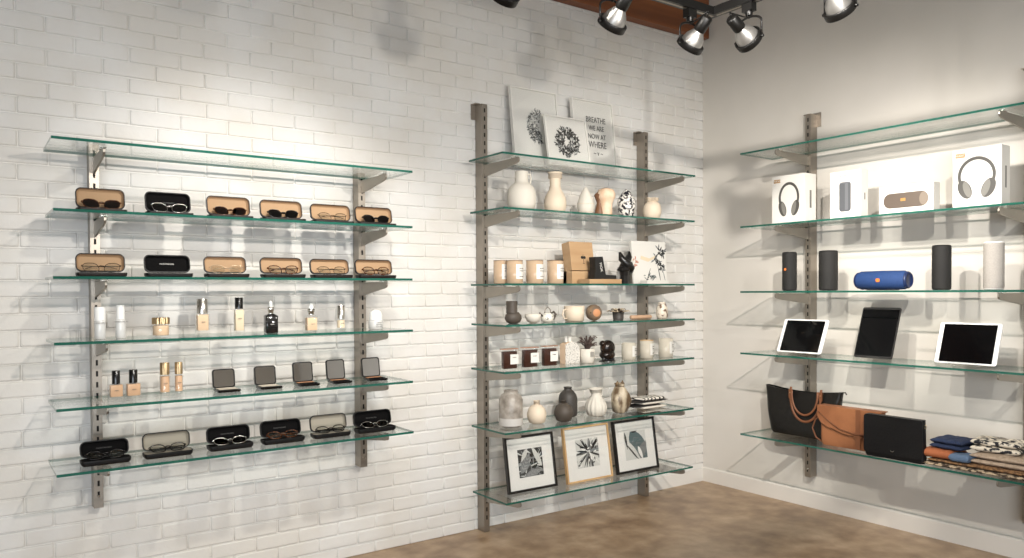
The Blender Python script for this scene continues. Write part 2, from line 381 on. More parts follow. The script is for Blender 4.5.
# ---------------------------------------------------------------- glasses cases and glasses
def glasses(kind, loc, tilt, wid, label, group, name):
    g = thing(name, label, 'glasses', loc, 0, group)
    fm, lm, r = {'sun': (TORT, G_SMOKE, .0016), 'sundark': (FBLACK, G_DARKL, .0019), 'wire': (FCLEAR, G_DEMO, .0009), 'thin': (FBLACK, G_DEMO, .0011), 'brown': (TORT, G_DEMO, .0021), 'silver': (SILVER, G_DARKL, .0013), 'black': (FBLACK, G_DEMO, .0021)}[kind]
    k = wid/.136; lw, lh = .0275*k, .0188*k
    M0 = RX(-tilt)
    def out(cx, s_):
        o = []
        for i in range(28):
            a = 2*PI*i/28; ca, sa = math.cos(a), math.sin(a)
            x = abs(ca)**.75*(1 if ca > 0 else -1)*lw; z = abs(sa)**.8*(1 if sa > 0 else -1)*lh
            x += .004*k*s_*(z/lh); o.append((cx+x*.98, 0.0018*(x/lw)**2, lh+z+r*1.2))
        return o
    f = MB(); f.M = M0
    for s_ in (-1, 1):
        f.tube(out(s_*.0365*k, s_), r, n=6, closed=True)
        f.tube([(s_*.063*k, .001, lh*1.55), (s_*.067*k, .001, lh*1.62), (s_*.0685*k, .004, lh*1.6)], r*1.3, n=6)
    f.tube([(-.011*k, 0, lh*1.25), (-.005*k, -.002, lh*1.45), (.005*k, -.002, lh*1.45), (.011*k, 0, lh*1.25)], r*1.1, n=6)
    f.build('frame', fm, g)
    for s_ in (-1, 1):
        l = MB(); l.M = M0; o_ = [(x, z) for x, y, z in out(s_*.0365*k, s_)]; l.prism(o_, .0004, .0012); l.build('lens', lm, g)
        t_ = MB(); t_.M = M0; off = .0075 if s_ > 0 else .0105
        t_.tube([(s_*.0685*k, .005, lh*1.6), (s_*.067*k, off, lh*1.55), (-s_*.03*k, off, lh*1.45), (-s_*.055*k, off+.001, lh*1.0)], r*1.1, n=6); t_.build('temple', fm, g)
    return g
def case(u0, u1, vt, z, lining, outer, label, group, deep=.066, bz=.017, lean=13, y=-.30):
    x, y, W, H = flat(u0, u1, vt, y, z)
    c = thing('glasses_case', label, 'glasses case', (x, y+deep/2, z), 0, group)
    b = MB(); b.dish(W, deep, bz, .016, deep=.14, mo=0, mi_=1); b.build('base', [outer, BLACKF if lining is BLACKF else lining], c)
    hz = zat(vt, x, y+deep)-z-bz
    l = MB(); l.M = T(0, deep/2+.002, bz-.0005) @ RX(-lean) @ RX(90) @ T(0, hz/2/math.cos(math.radians(lean)), 0)
    l.dish(W*.985, hz/math.cos(math.radians(lean)), .021, .022, mo=0, mi_=1); l.build('lid', [outer, lining], c)
    h = MB(); h.tube([(-W*.3, deep/2+.004, bz), (W*.3, deep/2+.004, bz)], .0022, n=8); h.build('hinge', SILVER, c)
    return x, y, W, c, hz, l.M.copy()
rows = [
 (1, 'upper row', [(77, 128, 189.5, TAN, 'sun', 'tan-lined', 'brown sunglasses'), (147.5, 194.5, 193.5, BLACKF, 'silver', 'black-lined', 'silver sunglasses'), (210, 254.5, 197.5, TAN, 'sun', 'tan-lined', 'brown aviators'), (264, 307, 201.5, TAN, 'sundark', 'tan-lined', 'dark aviators'), (315, 355.5, 205.5, TAN, 'thin', 'tan-lined', 'clear eyeglasses'), (360, 397.5, 208, TAN, 'sundark', 'tan-lined', 'dark sunglasses')]),
 (2, 'second row', [(77, 128, 254.5, TAN, 'thin', 'tan-lined', 'thin dark eyeglasses'), (146.5, 194, 256, BLACKF, None, 'black-lined', 'nothing'), (207, 250.5, 257.5, TAN, 'wire', 'tan-lined', 'pale wire eyeglasses'), (264, 307, 258.5, TAN, 'brown', 'tan-lined', 'thick brown eyeglasses'), (314.5, 354, 260, TAN, 'thin', 'tan-lined', 'slim eyeglasses'), (360, 397.5, 260.5, TAN, 'brown', 'tan-lined', 'brown eyeglasses')]),
 (5, 'bottom shelf', [(81.5, 132, 440.5, BLACKF, 'black', 'black-lined', 'black eyeglasses'), (145, 194, 432.5, GREYL, 'black', 'grey-lined', 'black eyeglasses'), (210, 254.5, 426.5, BLACKF, 'silver', 'black-lined', 'silver-trimmed glasses'), (264.5, 306, 420.5, BLACKF, 'brown', 'black-lined', 'tortoiseshell eyeglasses'), (315, 352, 415, GREYL, 'black', 'grey-lined', 'black-framed eyeglasses'), (359, 397, 411, BLACKF, 'silver', 'black-lined', 'dark patterned glasses')])]
for si, rn, items in rows:
    for i, (u0, u1, vt, lining, kind, ll, gl) in enumerate(items):
        z = T1[si]; low = si == 5
        lab = 'open %s glasses case, %s on %s of left unit' % (ll, ORD[i], rn)
        x, y, W, c, hz, lm = case(u0, u1, vt, z, lining, BLACK if (lining is BLACKF or low) else BROWNC, lab, 'open glasses cases on the '+rn+' of the left unit', bz=.017 if not low else .021, y=-.30 if not low else -.335, deep=.066 if not low else .07, lean=13)
        if kind:
            bz = .017 if not low else .021
            g = glasses(kind, (x, y+(.022 if not low else .016), z+bz+.0006), 22 if not low else 50, min(W*.80, .138), '%s in the open case, %s on %s of left unit' % (gl, ORD[i], rn), 'glasses in the cases on the '+rn, 'sunglasses' if kind in ('sun', 'sundark', 'silver') else 'eyeglasses')
        if lining is BLACKF:
            text('lettering', 'MONTREGEN', .0072, WHITEC if si == 2 else mat('faint_print', (70, 68, 66), .6), c, lm @ T(0, .002, .0049), sx=1.25, ext=.0003)
# ---------------------------------------------------------------- cosmetics on the left unit
LIQ = mat('beige_liquid', (232, 202, 168), .35); LIQ2 = mat('peach_liquid', (222, 182, 146), .35); CREAM = mat('cream_liquid', (232, 214, 184), .4)
BCAP = mat('black_cap', (14, 13, 13), .2); BGLASS = mat('black_glass', (24, 22, 22), .12, coat=.5); INK = mat('grey_ink', (110, 104, 98), .6)
def fluted(a, z): return 1+.045*math.cos(14*a)
def bottle(u0, u1, vt, y, z, name, label, parts_fn):
    x, y, D, H = rnd(u0, u1, vt, y, z)
    t = thing(name, label, 'bottle' if 'jar' not in name else 'jar', (x, y, z), 0); parts_fn(t, D, H); return t
def rbox(mb, w, d, z0, z1, mi=0, r=.004, sh=0.):
    ol = rrect(w, d, r, 4); n = len(ol)
    rings = [(z0, .92), (z0+.002, 1), (z1-sh-.001, 1), (z1, 1 if not sh else .45)] if True else None
    vs = [(x*k, y*k, zz) for zz, k in rings for x, y in ol]
    mb.add(vs, [(r_*n+i, r_*n+(i+1) % n, (r_+1)*n+(i+1) % n, (r_+1)*n+i) for r_ in range(3) for i in range(n)], mi, True)
    mb.add(vs[:n], [tuple(range(n))[::-1]], mi); mb.add(vs[-n:], [tuple(range(n))], mi); return mb
def white_tube(capw):
    def fn(t, D, H):
        r = D/2
        MB().lathe([(r*.95, 0), (r, .002), (r, H*.55), (r*.96, H*.57)]).build('body', G_FROST, t)
        MB().lathe([(r*capw, H*.575), (r*capw, H*.985), (r*capw*.94, H)]).build('cap', WHITEP, t)
        text('lettering', 'HYDRA LOTION', .0065, INK, t, T(0, -r-.0006, H*.5) @ FRONT)
    return fn
def jarf(t, D, H):
    r = D/2
    MB().lathe([(r*.9, 0), (r, .004), (r, H*.62), (r*.97, H*.64)]).build('glass_body', G_CLEAR, t)
    MB().lathe([(r*.82, .007), (r*.86, .010), (r*.86, H*.6)]).build('cream', LIQ, t)
    MB().lathe([(r*.93, H*.66), (r*.93, H*.97), (r*.88, H)], n=84, fn=fluted).build('lid', GOLD, t)
def square_bottle(capm, liq, capr=.62, caph=.42, base=.1, fl=False, neck=None, bodyc=None, sq=True):
    def fn(t, D, H):
        hb = H*(1-caph)-.004
        b = MB()
        if sq: rbox(b, D, D*.72, 0, hb, r=.005)
        else: b.lathe([(D/2*.94, 0), (D/2, .003), (D/2, hb-.005), (D/2*.7, hb)])
        b.build('glass_body', bodyc or G_CLEAR, t)
        if liq:
            c = MB()
            if sq: rbox(c, D-.006, D*.72-.006, H*base, hb-.003, r=.004)
            else: c.lathe([(D/2-.003, H*base), (D/2-.003, hb-.006)])
            c.build('contents', liq, t)
        k = MB(); r = D/2*capr
        if neck: k.lathe([(r*.75, hb), (r*.75, hb+.006), (r, hb+.0065), (r, H*.985), (r*.93, H)], n=56, fn=fluted if fl else None)
        else: k.lathe([(r, hb+.001), (r, H*.985), (r*.93, H)], n=56, fn=fluted if fl else None)
        k.build('cap', capm, t)
        if bodyc is None: text('lettering', 'SKIN', .007, INK, t, T(0, -(D*.36 if sq else D/2)-.0006, hb*.62) @ FRONT)
    return fn
def dropper(body, bodyc, wide=1.):
    def fn(t, D, H):
        b = MB(); hb = H*.60; rbox(b, D, D*.75, 0, hb, r=.007, sh=.008); b.build('glass_body', bodyc, t)
        if body: c = MB(); rbox(c, D*.74, D*.5, .006, hb*.82, r=.004); c.build('contents', body, t)
        MB().lathe([(D*.2, hb), (D*.2, hb+.012), (D*.24, hb+.014), (D*.24, H*.80), (D*.18, H*.82)], n=42, fn=fluted).build('collar', SILVER, t)
        MB().lathe([(D*.17, H*.82), (D*.17, H*.86), (D*.12, H*.97), (D*.06, H)], n=20).build('dropper_bulb', WHITEP, t)
        text('lettering', 'SERUM', .006, WHITEC if body is None else INK, t, T(0, -D*.375-.0006, hb*.45) @ FRONT)
    return fn
z = T1[3]; yb = -.27
bottle(94.5, 106, 307, yb, z, 'lotion_bottle', 'white bottle with wide cap in front of left post, left unit', white_tube(1.02))
bottle(115.5, 126, 305, yb, z, 'lotion_bottle', 'slim white bottle just right of left post, left unit', white_tube(.82))
bottle(151.5, 170.5, 317.5, yb, z, 'cream_jar', 'short round beige cream jar with gold fluted lid', jarf)
bottle(196, 209, 299, yb, z, 'foundation_bottle', 'beige foundation bottle with tall silver cap beside cream jar', square_bottle(SILVER, LIQ, .86, .38, .14))
bottle(234, 244.5, 297.5, yb, z, 'toner_bottle', 'tall slim clear cream-coloured bottle with black cap', square_bottle(BCAP, CREAM, .78, .29, .1))
bottle(264.5, 277.5, 301, yb, z, 'serum_bottle', 'black glass dropper bottle with white bulb', dropper(None, BGLASS))
bottle(304, 318.5, 303.5, yb, z, 'perfume_bottle', 'square clear bottle of peach liquid with silver collar', dropper(LIQ, G_CLEAR))
bottle(336.5, 345.5, 305.5, yb, z, 'roller_bottle', 'small slim clear bottle with silver cap near right post', square_bottle(SILVER, CREAM, .92, .5, .12, sq=False))
def deo(t, D, H):
    r = D/2
    MB().lathe([(r*.92, 0), (r, .003), (r, H*.42), (r*.97, H*.46)]).build('body', G_FROST, t)
    MB().lathe([(r*.9, H*.47), (r*.9, H*.7), (r*.75, H*.88), (r*.4, H*.97), (r*.05, H)]).build('cap', WHITEP, t)
    for k in range(3): text('lettering', 'HYDRATING', .0055, INK, t, T(0, -r-.0006, H*(.34-.1*k)) @ FRONT)
bottle(368.5, 383, 309.5, yb, z, 'cream_jar', 'white jar with domed cap near right end of left unit', deo)
z = T1[4]
bottle(109, 123.5, 370.5, -.28, z, 'nail_polish_bottle', 'black-capped beige bottle, nearer left post on left unit', square_bottle(BCAP, LIQ2, .58, .42, .13))
bottle(126, 141, 369.5, -.28, z, 'nail_polish_bottle', 'black-capped beige bottle, right one of the pair', square_bottle(BCAP, LIQ2, .58, .42, .13))
bottle(159.5, 170.5, 362.5, -.28, z, 'foundation_bottle', 'gold fluted-cap peach bottle, left one of the pair', square_bottle(GOLD, LIQ2, .86, .33, .14, fl=True, sq=False))
bottle(174.5, 183.5, 362, -.28, z, 'foundation_bottle', 'gold fluted-cap peach bottle, slimmer right one of the pair', square_bottle(GOLD, LIQ2, .86, .33, .14, fl=True, sq=False))
POWDER = mat('pressed_powder', (228, 218, 200), .8); PBROWN = mat('peach_powder', (196, 140, 100), .8)
for i, (u0, u1, vt, pw) in enumerate([(213, 235.5, 369, POWDER), (255, 276.5, 366, POWDER), (293.5, 313.5, 362, PBROWN), (327, 345.5, 359.5, PBROWN), (362.5, 380.5, 357.5, PBROWN)]):
    y = -.225; x, _, W, H = flat(u0, u1, vt, y, T1[4])
    t = thing('powder_compact', 'open black mirrored compact, %s of five on left unit' % (ORD[:4]+['rightmost'])[i], 'compact', (x, y, T1[4]), 0, 'mirrored compacts on the left unit')
    dp = .085; b = MB(); rbox(b, W, dp, 0, .011, r=.008); b.M = Matrix.Identity(4); b.v = [(a, c-dp/2, d) for a, c, d in b.v]; b.build('base', BCAP, t)
    p = MB(); p.v = []; rbox(p, W*.82, dp*.36, .0112, .013, r=.005); p.v = [(a, c-dp*.3, d) for a, c, d in p.v]; p.build('powder_pan', pw, t)
    p = MB(); rbox(p, W*.82, dp*.28, .0112, .0125, r=.004); p.v = [(a, c-dp*.72, d) for a, c, d in p.v]; p.build('applicator_tray', POWDER if i < 2 else BLACKF, t)
    l = MB(); h = H-.011; l.M = T(0, .001, .0115) @ RX(-9) @ T(0, 0, h/2)
    l.prism(rrect(W, h, .012), 0, .007); l.build('lid', BCAP, t)
    mm = MB(); mm.M = l.M; mm.prism(rrect(W*.88, h*.88, .009), -.0006, -.0001); mm.build('mirror', MIRROR, t)
# ---------------------------------------------------------------- pictures
INKB = mat('print_black', (26, 26, 26), .8); INKG = mat('print_grey', (120, 122, 122), .8); INKL = mat('print_light', (205, 205, 200), .8); INKT = mat('print_slate', (84, 100, 102), .8)
PAPER = mat('print_paper', (232, 230, 225), .8)
def leaf(mb, cx, cz, L_, w_, ang, mi, y, veins=None, n=9):
    ca, sa = math.cos(ang), math.sin(ang); pt = []
    for k in range(n+1): q = k/n; pt.append((q*L_, w_*math.sin(PI*q**.8)))
    for k in range(n-1, 0, -1): q = k/n; pt.append((q*L_, -w_*math.sin(PI*q**.8)))
    o = [(cx+a*ca-b*sa, cz+a*sa+b*ca) for a, b in pt]
    mb.add([(a, y, b) for a, b in o], [tuple(range(len(o)))], mi)
    if veins is not None:
        for q in (.2, .35, .5, .65, .8):
            for s_ in (-1, 1):
                a0 = (q*L_, 0); a1 = ((q+.16)*L_, s_*w_*.85*math.sin(PI*min(1, q+.1)**.8)); t_ = w_*.035
                vv = [(a0[0], a0[1]), (a0[0]+t_*2, a0[1]), (a1[0]+t_, a1[1]), (a1[0], a1[1])]
                mb.add([(cx+a*ca-b*sa, y-.00012, cz+a*sa+b*ca) for a, b in vv], [(0, 1, 2, 3)], veins)
def clipz(mb, w_, h_):    # keep print shapes inside the picture
    mb.v = [(max(-w_/2, min(w_/2, x)), y, max(-h_/2, min(h_/2, z))) for x, y, z in mb.v]
def picture(x, y, z, W, H, lean, fw, fd, fmat, art, label, group, matw=None, name='framed_picture', aw=.5, ah=.5, glaz=True, az=0.):
    """lower front edge at y, top leaning back by lean degrees"""
    t = thing(name, label, 'picture', (x, y, z), 0, group)
    M0 = RX(-lean) @ T(0, 0, H/2)
    f = MB(); f.M = M0
    for a, b, c, d in ((-W/2, W/2, H/2-fw, H/2), (-W/2, W/2, -H/2, -H/2+fw), (-W/2, -W/2+fw, -H/2+fw, H/2-fw), (W/2-fw, W/2, -H/2+fw, H/2-fw)): f.box(a, b, 0, fd, c, d)
    f.build('frame', fmat, t)
    m_ = MB(); m_.M = M0; m_.box(-W/2+fw, W/2-fw, fd*.45, fd*.9, -H/2+fw, H/2-fw); m_.build('mount', PAPER, t)
    a = MB(); art(a, W*aw, H*ah); a.v = [tuple(M0 @ Vector((p[0], fd*.45-.0008+p[1], p[2]+az*H))) for p in a.v]
    a.build('print', [INKB, INKG, INKL, PAPER, INKT], t)
    if glaz:
        g = MB(); g.M = M0; g.box(-W/2+fw, W/2-fw, fd*.2, fd*.2+.0015, -H/2+fw, H/2-fw); g.build('glazing', G_CLEAR, t)
    return t, M0
def bg(a, w_, h_, mi): a.add([(-w_/2, 0, -h_/2), (w_/2, 0, -h_/2), (w_/2, 0, h_/2), (-w_/2, 0, h_/2)], [(0, 1, 2, 3)], mi)
def art_leaves(a, w_, h_):
    rd = random.Random(5); bg(a, w_, h_, 0)
    for i in range(70):
        leaf(a, rd.uniform(-w_/2, w_/2), rd.uniform(-h_/2, h_/2), rd.uniform(.2, .45)*w_, rd.uniform(.008, .03)*w_, rd.uniform(0, 6.3), rd.choice([1, 1, 2, 0]), -.0002-.000004*i)
    leaf(a, -w_*.42, -h_*.35, w_*.75, w_*.17, 1.0, 1, -.0006, 2); leaf(a, w_*.45, -h_*.2, w_*.85, w_*.09, 2.05, 2, -.0007, 1)
    leaf(a, -w_*.3, -h_*.5, w_*.8, w_*.12, .25, 1, -.0008, 2); leaf(a, -w_*.1, h_*.5, w_*.5, w_*.08, -2.2, 2, -.0009, 0)
    clipz(a, w_, h_)
def art_burst(a, w_, h_):
    rd = random.Random(9); bg(a, w_, h_, 2)
    for i in range(46):
        an = rd.uniform(0, 6.3); leaf(a, w_*.05+math.cos(an)*.02*w_, h_*.02, rd.uniform(.25, .7)*w_, rd.uniform(.012, .05)*w_, an, rd.choice([0, 0, 1, 3, 1]), -.0002-.00001*i)
    for i in range(26):
        leaf(a, rd.uniform(-w_/2, w_/2), rd.uniform(-h_/2, h_/2), .12*w_, .025*w_, rd.uniform(0, 6.3), rd.choice([0, 1, 3]), -.0008)
    clipz(a, w_, h_)
def art_slate(a, w_, h_):
    bg(a, w_, h_, 2)
    leaf(a, -w_*.2, h_*.55, w_*1.45, w_*.34, -1.05, 4, -.0003, 1); leaf(a, w_*.5, h_*.1, w_*.9, w_*.16, -2.2, 1, -.0005, 4)
    leaf(a, -w_*.42, h_*.2, w_*1.15, w_*.13, -.95, 2, -.0007, 1); leaf(a, w_*.1, -h_*.05, w_*.5, w_*.07, -1.2, 3, -.0008, 1)
    leaf(a, -w_*.45, h_*.1, w_*1.0, w_*.03, -.85, 0, -.0009); leaf(a, -w_*.46, h_*.5, w_*.6, w_*.045, -1.45, 0, -.0009); leaf(a, -w_*.15, h_*.48, w_*.3, w_*.05, .1, 0, -.0009)
    clipz(a, w_, h_)
def art_fern(a, w_, h_):         # half-round cluster of small dark leaves
    rd = random.Random(2)
    for i in range(420):
        an = rd.uniform(-PI*.62, PI*.62)+PI*1.0; r = math.sqrt(rd.random()); x = math.cos(an)*r*.46*w_+w_*.12; zz = math.sin(an)*r*.52*h_
        if x > w_*.45: continue
        dk = rd.random() < .35 + .5*(zz < 0); leaf(a, x, zz, .09*w_, .018*w_, rd.uniform(0, 6.3), (0 if rd.random() < .5 else 1) if dk else rd.choice([1, 2, 2]), -.0002-.000001*i, n=4)
    leaf(a, w_*.05, -h_*.5, w_*.3, w_*.01, -.1, 0, -.0008); leaf(a, w_*.2, -h_*.42, w_*.25, w_*.01, -1.6, 0, -.0008)
def art_wreath(a, w_, h_):
    rd = random.Random(4)
    for i in range(330):
        an = rd.uniform(0, 6.3); r = math.sqrt(rd.uniform(.12, 1)); leaf(a, math.cos(an)*r*.4*w_, math.sin(an)*r*.4*w_, rd.uniform(.09, .16)*w_, .022*w_, rd.uniform(0, 6.3), rd.choice([0, 0, 0, 1, 2]), -.0002-.000001*i, n=4)
WFRAME = mat('white_frame', (232, 229, 222), .45); NBLACK = mat('black_frame', (22, 19, 17), .35); OAK = mat('pale_oak', (206, 172, 126), .5, col2=(186, 148, 102), nscale=14, stretch=(1, 1, .15), ramp=(.3, .7)); _G = mat('grey_frame_side', (150, 143, 134), .5)
def pic_size(uL, uR, vb, vt, y, zb, lean):
    x, _, W, _ = flat(uL, uR, 0, y, zb)
    # height along the lean that reaches vt
    lo, hi = .02, 1.2
    for _ in range(40):
        h = (lo+hi)/2; v_ = proj(x, y+h*math.sin(math.radians(lean)), zb+h*math.cos(math.radians(lean)))[1]
        if v_ > vt: lo = h
        else: hi = h
    return x, W, h
z0 = T2[0]+.0004
x, W, H = pic_size(516, 562, 155, 89.5, -.125, z0, 6.5); picture(x, -.125, z0, W, H, 6.5, .006, .024, WFRAME, art_fern, 'large white-framed print of a half-round fern cluster', None, aw=.5, ah=.42, az=.03)
x, W, H = pic_size(577.5, 618, 163, 101, -.125, z0, 6.5); t, M0 = picture(x, -.125, z0, W, H, 6.5, .006, .024, WFRAME, lambda a, w_, h_: bg(a, w_*.01, h_*.01, 3), 'white-framed lettering print, right of the wreath picture', None, aw=.9, ah=.9)
for k, (s_, sz) in enumerate([('BREATHE', .056), ('WE ARE', .05), ('NOW AT', .05), ('WHERE', .062), ('~ v ~', .05)]):
    text('lettering', s_, sz*W/.37, INKB, t, M0 @ T(W*.07, .0085, H*(.24-.115*k)) @ FRONT, sx=.78)
x, W, H = pic_size(550, 591.5, 157, 117, -.225, z0, 10); picture(x, -.225, z0, W, H, 10, .008, .016, WFRAME, art_wreath, 'small square white-framed flower wreath print leaning in front', None, aw=.66, ah=.66)
z0 = T2[6]+.0004
x, W, H = pic_size(509.5, 558, 492, 434.5, -.28, z0, 9); picture(x, -.28, z0, W, H, 9, .013, .02, NBLACK, art_leaves, 'black-framed leaf photograph, left of the oak-framed print', None, aw=.5, ah=.5)
x, W, H = pic_size(568.5, 613.5, 483, 425.5, -.30, z0, 9); picture(x, -.30, z0, W, H, 9, .010, .02, OAK, art_burst, 'pale oak-framed botanical print between two black frames', None, aw=.5, ah=.52)
x, W, H = pic_size(618.5, 659.5, 474, 419, -.30, z0, 9); picture(x, -.30, z0, W, H, 9, .013, .02, NBLACK, art_slate, 'black-framed slate-grey leaf print, right of the oak frame', None, aw=.52, ah=.54)
# ---------------------------------------------------------------- decorative ware on the middle unit
CERW = mat('matte_white_ceramic', (212, 206, 194), .7, bump=.05, bscale=60); CERC = mat('cream_ceramic', (220, 204, 182), .6, bump=.05, bscale=60)
PEACH = mat('peach_stone', (232, 208, 182), .6, col2=(222, 188, 156), nscale=20); WOODD = mat('dark_turned_wood', (120, 82, 56), .5)
DARKC = mat('charcoal_ceramic', (62, 58, 54), .55, bump=.15, bscale=90); DARKB = mat('brown_black_ceramic', (74, 66, 58), .6, bump=.2, bscale=120)
PATT = mat('black_white_glaze', (232, 228, 220), .25, col2=(40, 40, 46), nscale=62, ramp=(.48, .52), kind='noise')
def ware(u0, u1, vt, y, z, name, label, cat, fn, B=False, **k):
    x, y, D, H = rnd(u0, u1, vt, y, z, B)
    t = thing(name, label, cat, (x, y, z), RB if B else 0); fn(t, D/2, H, **k); return t
def lz(pr, r, H): return [(a*r, b*H) for a, b in pr]
def inner(pr, r, H, th=.0035):   # a hollow vessel: outer profile then back down inside the neck
    o = lz(pr, r, H); return o + [(max(o[-1][0]-th, .001), o[-1][1]), (max(o[-1][0]-th*1.3, .001), o[-1][1]-H*.15), (.001, o[-1][1]-H*.16)]
def v1(t, r, H):
    MB().lathe(inner([(.6, 0), (.84, .04), (.97, .14), (1, .3), (.98, .47), (.86, .6), (.62, .68), (.48, .715), (.46, .8), (.46, .96), (.48, 1)], r, H), n=40).build('body', CERW, t)
    MB().tube([(.4*r, 0, .93*H), (.75*r, 0, .95*H), (.82*r, 0, .84*H), (.7*r, 0, .66*H)], .006, n=8).build('handle', CERW, t)
ware(507.5, 536, 171.5, -.28, T2[1], 'ceramic_jug', 'round white ceramic jug with short wide neck, left end of shelf', 'jug', v1)
ware(544, 566.5, 172.5, -.27, T2[1], 'ceramic_vase', 'white bottle-shaped vase with flared neck beside round jug', 'vase', lambda t, r, H: MB().lathe(inner([(.6, 0), (.88, .05), (1, .19), (.97, .34), (.8, .47), (.56, .57), (.48, .67), (.48, .82), (.6, .95), (.68, 1)], r, H), n=40).build('body', CERC, t))
def v3(t, r, H):
    def fn(a, z): return 1+.03*math.sin(7*a+z*160)*(.15*H < z < .6*H)
    MB().lathe(lz([(.55, 0), (.85, .08), (1, .3), (.95, .45), (.72, .68), (.45, .84), (.2, .96), (.05, 1)], r, H), n=60, fn=fn).build('body', CERW, t)
    for q, rr in ((.12, .92), (.4, .99)): MB().lathe([((rr+.0)*r, q*H-.0015), ((rr+.04)*r, q*H), (rr*r, q*H+.0015)], n=40, cap=False).build('rib', CERC, t)
ware(577, 594.5, 187, -.27, T2[1], 'carved_egg', 'carved white ceramic egg with pointed top', 'ornament', v3)
def v4(t, r, H):
    b = MB(); b.lathe(lz([(.62, 0), (.66, .06), (.68, .45), (.78, .55), (.98, .66), (1, .8), (.82, .93), (.4, .99), (.03, 1)], r, H), n=32, cx=r*.08); b.build('stone_head', PEACH, t)
    MB().lathe(lz([(.5, 0), (.56, .12), (.4, .35), (.3, .5), (.5, .66), (.6, .75), (.3, .85), (.02, .88)], r, H), n=24, cx=-r*.5, cy=.02).build('turned_foot', WOODD, t)
ware(596, 615, 188, -.27, T2[1], 'mushroom_ornament', 'peach stone mushroom-shaped ornament with brown side', 'ornament', v4)
def v5(t, r, H):
    MB().lathe(lz([(.6, 0), (.72, .04), (.93, .3), (1, .52), (.88, .68), (.58, .8)], r, H), n=32).build('body', PATT, t)
    MB().lathe(lz([(.6, .805), (.5, .86), (.3, .93), (.14, .96), (.1, .99), (.02, 1)], r, H), n=24).build('lid', PATT, t)
ware(617, 636, 189, -.27, T2[1], 'ginger_jar', 'black and white patterned ginger jar with pointed lid', 'jar', v5)
def v6(t, r, H):
    MB().lathe(lz([(.45, 0), (.78, .07), (.98, .3), (1, .48), (.9, .68), (.6, .82), (.36, .86)], r, H), n=32).build('body', CERC, t)
    def fn(a, z): return 1+.18*math.cos(6*a)
    MB().lathe(inner([(.36, .84), (.4, .9), (.66, 1)], r, H, .003), n=30, fn=fn).build('rim', CERC, t)
ware(643, 661.5, 198, -.27, T2[1], 'pomegranate_vase', 'round cream pomegranate-shaped vase in front of right post', 'vase', v6)
def candle(outer, wax, lab=True, rim=None, lidm=None, lx=.3):
    def fn(t, r, H):
        MB().lathe([(r*.9, 0), (r, .003), (r, H), (r-.0035, H), (r-.004, .012), (.001, .011)], n=32, cap=True).build('glass', outer, t)
        MB().lathe([(r-.005, .0125), (r-.005, H*.82), (.001, H*.81)], n=28).build('wax', wax, t)
        MB().tube([(0, 0, H*.8), (.001, 0, H*.9)], .0012, n=6).build('wick', BCAP, t)
        if rim: MB().lathe([(r, H), (r+.0012, H+.0005), (r+.001, H+.003), (r-.004, H+.003), (r-.004, H)], n=32, cap=False).build('rim', rim, t)
        if lab:
            l = MB(); n = 10; a0, a1 = -PI/2+lx-.75, -PI/2+lx+.75
            vs = [((r+.0007)*math.cos(a0+(a1-a0)*k/n), (r+.0007)*math.sin(a0+(a1-a0)*k/n), zz) for zz in (H*.2, H*.85) for k in range(n+1)]
            l.add(vs, [(k, k+1, n+2+k, n+1+k) for k in range(n)], 0, True); l.build('paper_label', WHITEC, t)
            for q in (.66, .55, .3): text('lettering', 'SOY WAX', .0075, INK, t, RZ(math.degrees(lx)) @ T(0, -r-.0012, H*q) @ FRONT)
    return fn
WAXP = mat('peach_wax', (232, 202, 172), .6); WAXC = mat('cream_wax', (238, 226, 204), .6); WAXB = mat('brown_wax', (58, 29, 19), .4); BRONZE = mat('bronze_rim', (130, 104, 74), .4, .6); ROSE = mat('rose_copper', (206, 152, 124), .35, .5)
for i, (a, b, y) in enumerate([(493.5, 508, -.22), (506.5, 523, -.30), (526, 543.5, -.30), (547, 563.5, -.30)]):
    ware(a, b, 261, y, T2[2], 'jar_candle', 'amber glass candle with white label, %s of four' % ['leftmost and half hidden', 'second from left', 'third from left', 'rightmost'][i], 'candle', candle(G_AMBER, WAXP, rim=BRONZE))['group'] = 'amber glass candles'
# wooden display board, platform, bookend
WOODL = mat('light_beech', (192, 160, 122), .5, col2=(172, 136, 98), nscale=10, stretch=(.2, 1, 2.), ramp=(.3, .7))
z = T2[2]
xa = ax(566, -.20, z); xb = ax(589, -.20, z); W = xb-xa; Hh = zat(242.5, (xa+xb)/2, -.18)-z
t = thing('wooden_box', 'tilted pale wooden box with a black round figure on front', 'box', ((xa+xb)/2, -.235, z))
b = MB(); b.box(-W/2, W*.2, -.02, .06, 0, Hh*.30); b.box(-W/2, W/2+.0, .03, .075, 0, Hh*.30); b.build('foot', WOODL, t)
b = MB(); b.M = T(0, .0, Hh*.30) @ RX(-9); b.box(-W/2, W/2, -.02, .05, .002, Hh*.70); b.build('body', WOODL, t, bevel=.002)
mk = MB(); mk.M = T(0, 0, Hh*.30) @ RX(-9) @ T(W*.04, -.0206, Hh*.32)
for dx in (-.009, .009): mk.prism([(dx+.010*math.cos(q*PI/8), .009*math.sin(q*PI/8)) for q in range(16)], -.0002, .0004)
mk.box(-.0012, .0012, -.0002, .0004, -.034, -.006); mk.box(-.007, .007, -.0002, .0004, -.036, -.033); mk.box(-.0009, .0009, -.0002, .0004, .008, .018)
mk.build('painted_figure', INKB, t)
b = MB(); b.box(W*.22, W*.46, -.015, -.002, .0, Hh*.28); b.build('metal_inset', STEEL, t)
pa = ax(585, -.33, z); pb = ax(617, -.33, z)
pt = tag(MB().box(-(pb-pa)/2, (pb-pa)/2, -.05, .05, 0, .026).build('wooden_plinth', WOODL, None, bevel=.0015, loc=((pa+pb)/2, -.32, z)), 'flat pale wooden plinth under the black letter stand', 'plinth')
